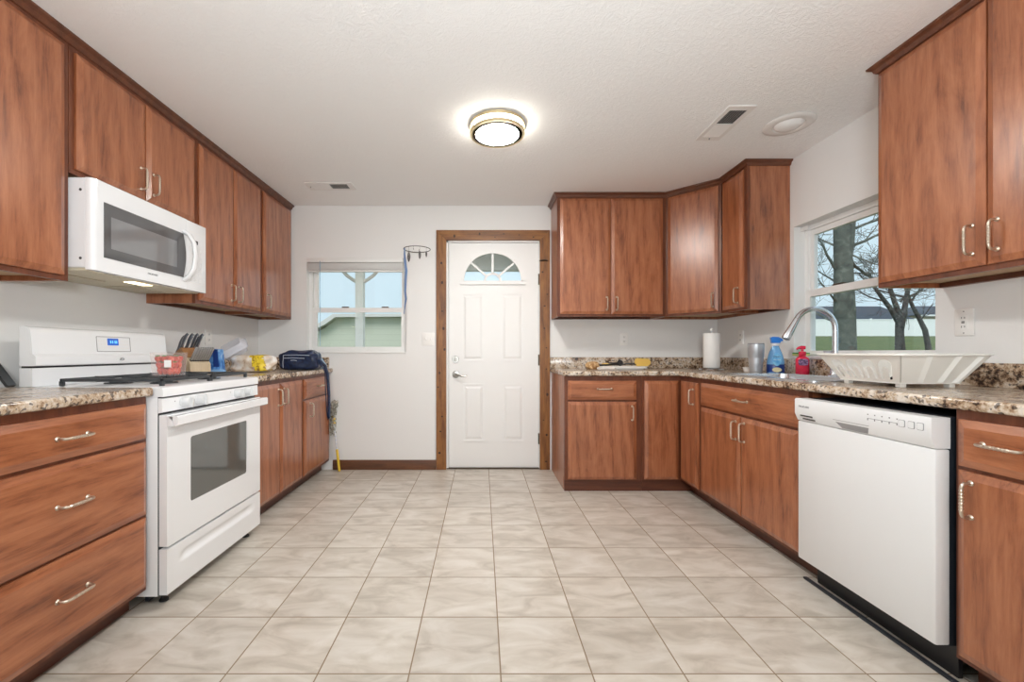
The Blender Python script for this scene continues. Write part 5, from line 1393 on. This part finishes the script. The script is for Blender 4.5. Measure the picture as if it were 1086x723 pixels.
def house(label, x0, x1, y, d, zg, zw, zr, wall, hip, ov=0.5):
    o = thing('house', label, 'house', ((x0 + x1) / 2, y + d / 2, zg))
    hw, hd = (x1 - x0) / 2, d / 2
    MB().box(-hw, hw, -hd, hd, 0, zw - zg).build('house_wall', wall, o)
    a, b = hw + ov, hd + ov; z0_, z1_ = zw - zg + 0.01, zr - zg
    V = [(-a, -b, z0_), (a, -b, z0_), (a, b, z0_), (-a, b, z0_), (-a + hip, 0, z1_), (a - hip, 0, z1_)]
    MB().mesh(V, [(0, 1, 5, 4), (1, 2, 5), (2, 3, 4, 5), (3, 0, 4), (0, 1, 2, 3)]).build('roof', 'shingle', o)
    MB().box(-a - 0.05, a + 0.05, -b - 0.08, -b - 0.005, z0_ - 0.25, z0_ - 0.005).build('gutter', 'fence_white', o)
    for s in (-0.55, 0.5): MB().box(s * hw - 0.6, s * hw + 0.6, -hd - 0.03, -hd - 0.004, 1.0, 2.3).build('window', 'shingle', o)
    return o
# px -> world at depth Y: x = (px-511)*Y/452, z = 1.071+(373.5-py)*Y/452
house('long dark-roofed house beyond the white fence', 42.0, 66.2, 66, 4, gz(66), 6.15, 8.4, 'house_wall', 3.2)
house('tan gabled house beyond the fence at the right', 72.2, 88.0, 70, 10, gz(70), 7.2, 9.2, 'tan_wall', 4.5)

M['bark'] = noisy('grey_bark', [(0.32, (0.075, 0.088, 0.080)), (0.55, (0.125, 0.14, 0.125)), (0.72, (0.20, 0.22, 0.19))], 6, 0.95, 0.3)
M['bark_dark'] = noisy('dark_bark', [(0.32, (0.03, 0.032, 0.034)), (0.6, (0.085, 0.085, 0.085))], 9, 0.95, 0.6)
def grow(mb, p, d, r, ln, depth, rng, bend=0.35):
    n_ = 4; pts = [p]; rad = [r]
    for i in range(n_):
        d = (d + Vector((rng.uniform(-1, 1), rng.uniform(-1, 1), rng.uniform(-0.6, 1))) * bend * 0.4).normalized()
        p = p + d * ln / n_; pts.append(p); rad.append(max(0.004, r * (1 - 0.55 * (i + 1) / n_)))
    mb.tube(pts, rad, 5 if r > 0.03 else 3, caps=False)
    if depth <= 0: return
    for i in range(rng.choice((3, 4)) if depth > 1 else 4):
        k = rng.choice((1, 2, 3, 4))
        nd = (d + Vector((rng.uniform(-1, 1), rng.uniform(-1, 1), rng.uniform(-0.7, 0.9))) * 0.95).normalized()
        grow(mb, pts[k], nd, rad[k] * 0.52, ln * rng.uniform(0.55, 0.8), depth - 1, rng, bend)
def at(px, py, Y): return Vector(((px - CX) * Y / F, Y, EYE + (CY - py) * Y / F))
def tree(label, base, trunk, limbs, mat, seed, depth):
    o = thing('bare_tree', label, 'tree', base, 0, 'bare trees on the lawn')
    b = Vector(base)
    t = MB()
    for pts, rad in trunk: t.tube([Vector(q) - b for q in pts], rad, 14)
    t.build('trunk', mat, o)
    rng = random.Random(seed); br = MB()
    for p, q, r, dp in limbs:
        p, q = Vector(p) - b, Vector(q) - b
        grow(br, p, (q - p).normalized(), r, (q - p).length, dp, rng)
    br.build('branches', mat, o)
Y1 = 9.0
b1 = at(896, 378, Y1); b1.z = gz(Y1) - 0.03
tree('thick bare tree trunk close outside the sink window', b1,
     [([b1, at(896, 372, Y1), at(895.5, 330, Y1), at(894.5, 285, Y1), at(893.5, 262, Y1), at(891, 215, Y1), at(889, 150, Y1)], [0.26, 0.20, 0.19, 0.165, 0.155, 0.125, 0.10]),
      ([at(897, 275, Y1), at(901, 255, Y1), at(904, 225, Y1), at(908, 170, Y1)], [0.10, 0.085, 0.07, 0.05])],
     [(at(888, 262, Y1), at(862, 248, Y1 + .3), 0.030, 3), (at(886, 285, Y1), at(868, 255, Y1), 0.033, 3), (at(887, 320, Y1), at(866, 300, Y1 - .3), 0.027, 3),
      (at(900, 262, Y1), at(930, 248, Y1), 0.042, 4), (at(902, 244, Y1), at(930, 236, Y1 + .2), 0.036, 4), (at(903, 232, Y1), at(935, 222, Y1), 0.030, 4),
      (at(901, 275, Y1), at(926, 300, Y1 + .3), 0.033, 4), (at(902, 270, Y1), at(935, 280, Y1 - .4), 0.027, 4), (at(888, 240, Y1), at(866, 225, Y1), 0.030, 4),
      (at(888, 300, Y1 + .2), at(870, 286, Y1 + .8), 0.024, 4), (at(902, 290, Y1), at(924, 285, Y1 + .8), 0.024, 4), (at(888, 345, Y1), at(866, 330, Y1 + .4), 0.024, 3)], 'bark', 2, 4)
Y2 = 20.0
b2 = at(955, 374, Y2); b2.z = gz(Y2) - 0.05
tree('forked bare tree standing farther out on the lawn', b2,
     [([b2, at(954, 356, Y2), at(954, 338, Y2), at(952, 328, Y2)], [0.203, 0.164, 0.156, 0.133]),
      ([at(953, 342, Y2), at(945, 328, Y2), at(935, 315, Y2), at(928, 305, Y2), at(922, 290, Y2)], [0.117, 0.101, 0.086, 0.070, 0.047]),
      ([at(953, 332, Y2), at(948, 318, Y2), at(942, 300, Y2), at(936, 275, Y2)], [0.117, 0.094, 0.078, 0.055]),
      ([at(955, 352, Y2), at(958, 335, Y2), at(961, 318, Y2), at(964, 300, Y2), at(968, 270, Y2)], [0.117, 0.117, 0.101, 0.078, 0.055])],
     [(at(962, 315, Y2), at(992, 306, Y2), 0.056, 4), (at(960, 315, Y2), at(930, 308, Y2), 0.056, 4), (at(955, 320, Y2), at(975, 296, Y2), 0.049, 4),
      (at(940, 320, Y2), at(905, 312, Y2), 0.042, 4), (at(963, 305, Y2), at(985, 285, Y2), 0.042, 4), (at(944, 300, Y2), at(915, 290, Y2), 0.042, 4)], 'bark_dark', 5, 4)
Y3 = 21.5
b3 = at(985.5, 376, Y3); b3.z = gz(Y3) - 0.05
tree('slender leaning bare tree at the right edge of the sink window', b3,
     [([b3, at(984, 365, Y3), at(981, 350, Y3), at(975, 338, Y3), at(968, 325, Y3), at(963, 314, Y3), at(958, 295, Y3)], [0.13, 0.115, 0.11, 0.095, 0.08, 0.07, 0.05])],
     [(at(976, 340, Y3), at(990, 322, Y3), 0.04, 3), (at(966, 320, Y3), at(985, 300, Y3), 0.05, 4)], 'bark_dark', 6, 3)

# porch outside the door
M['porch_grey'] = plain('porch_ceiling_paint', (0.72, 0.70, 0.68), 0.7)
M['porch_white'] = plain('porch_white', (0.90, 0.89, 0.88), 0.5)
po = thing('porch', 'covered porch outside the entry door with one white post', 'porch', (0, 4.10, 0), kind='structure')
MB().box(-3.2, 3.2, 0, 1.70, 2.36, 2.44).build('porch_ceiling', 'porch_grey', po)
MB().box(-3.2, 3.2, 1.34, 1.46, 2.12, 2.359).build('porch_beam', 'porch_grey', po)
MB().box(-3.2, 3.2, -0.07, 1.62, -0.24, -0.06).build('porch_deck', 'porch_grey', po)
px_ = (382 - CX) * 5.5 / F
MB().box(px_ - 0.05, px_ + 0.05, 1.35, 1.45, -0.0595, 2.119).build('porch_post', 'porch_white', po)
for s in (-1, 1):
    ptsb = [(px_ + s * 0.05, 1.40, 1.98), (px_ + s * 0.10, 1.40, 2.01), (px_ + s * 0.17, 1.40, 2.06), (px_ + s * 0.22, 1.40, 2.115)]
    MB().tube(ptsb, 0.022, 6).build('brace', 'porch_grey', po)
pl_ = MB().lathe([(0.0, 2.30), (0.07, 2.305), (0.11, 2.33), (0.12, 2.359), (0.0, 2.359)], 24, Matrix.Translation((-1.0, 0.55, 0)))  # unseen glowing bowl added to brighten the porch post and braces
pl_.build('porch_fill', plain('porch_fill_glow', (0.9, 0.88, 0.82), 0.4, emit=((1.0, 0.93, 0.82), 45.0)), po)
M['green_siding'] = striped('sage_siding', (0.62, 0.64, 0.53), (0.52, 0.54, 0.45), 2, 2.6, 0.7)
M['blue_roof'] = plain('blue_grey_roof', (0.26, 0.36, 0.46), 0.6)
ga = thing('garage', 'sage green sided outbuilding beyond the end window', 'outbuilding', (-2.20, 9.0, gz(9)))
zt2 = EYE + (CY - 336) * 9.0 / F - gz(9)
MB().prism([(-1.35, 0), (4.4, 0), (4.4, zt2 + 0.02), (-0.85, zt2 - 0.02), (-1.10, zt2 - 0.22), (-1.35, zt2 - 0.36)], XZ(0), 0, 4.0).build('house_wall', 'green_siding', ga)
MB().prism([(-1.45, zt2 - 0.36), (-1.05, zt2 - 0.16), (-0.85, zt2 - 0.015), (4.5, zt2 + 0.025), (4.5, zt2 + 0.08), (-0.90, zt2 + 0.05), (-1.12, zt2 - 0.10), (-1.45, zt2 - 0.28)], XZ(-0.15), 0, 4.3).build('roof_edge', M['porch_grey'], ga)
sd = thing('shed', 'low blue-grey roofed shed beyond the sage outbuilding', 'shed', (-1.75, 16.0, gz(16)))
zr2 = EYE + (CY - 321) * 16 / F - gz(16)
MB().box(0, 4.0, 0, 3, 0, zr2 - 0.36).build('shed_wall', 'green_siding', sd)
MB().prism([(-0.2, zr2 - 0.355), (4.2, zr2 - 0.355), (4.2, zr2), (0.1, zr2)], XZ(-0.2), 0, 3.4).build('roof', M['blue_roof'], sd)
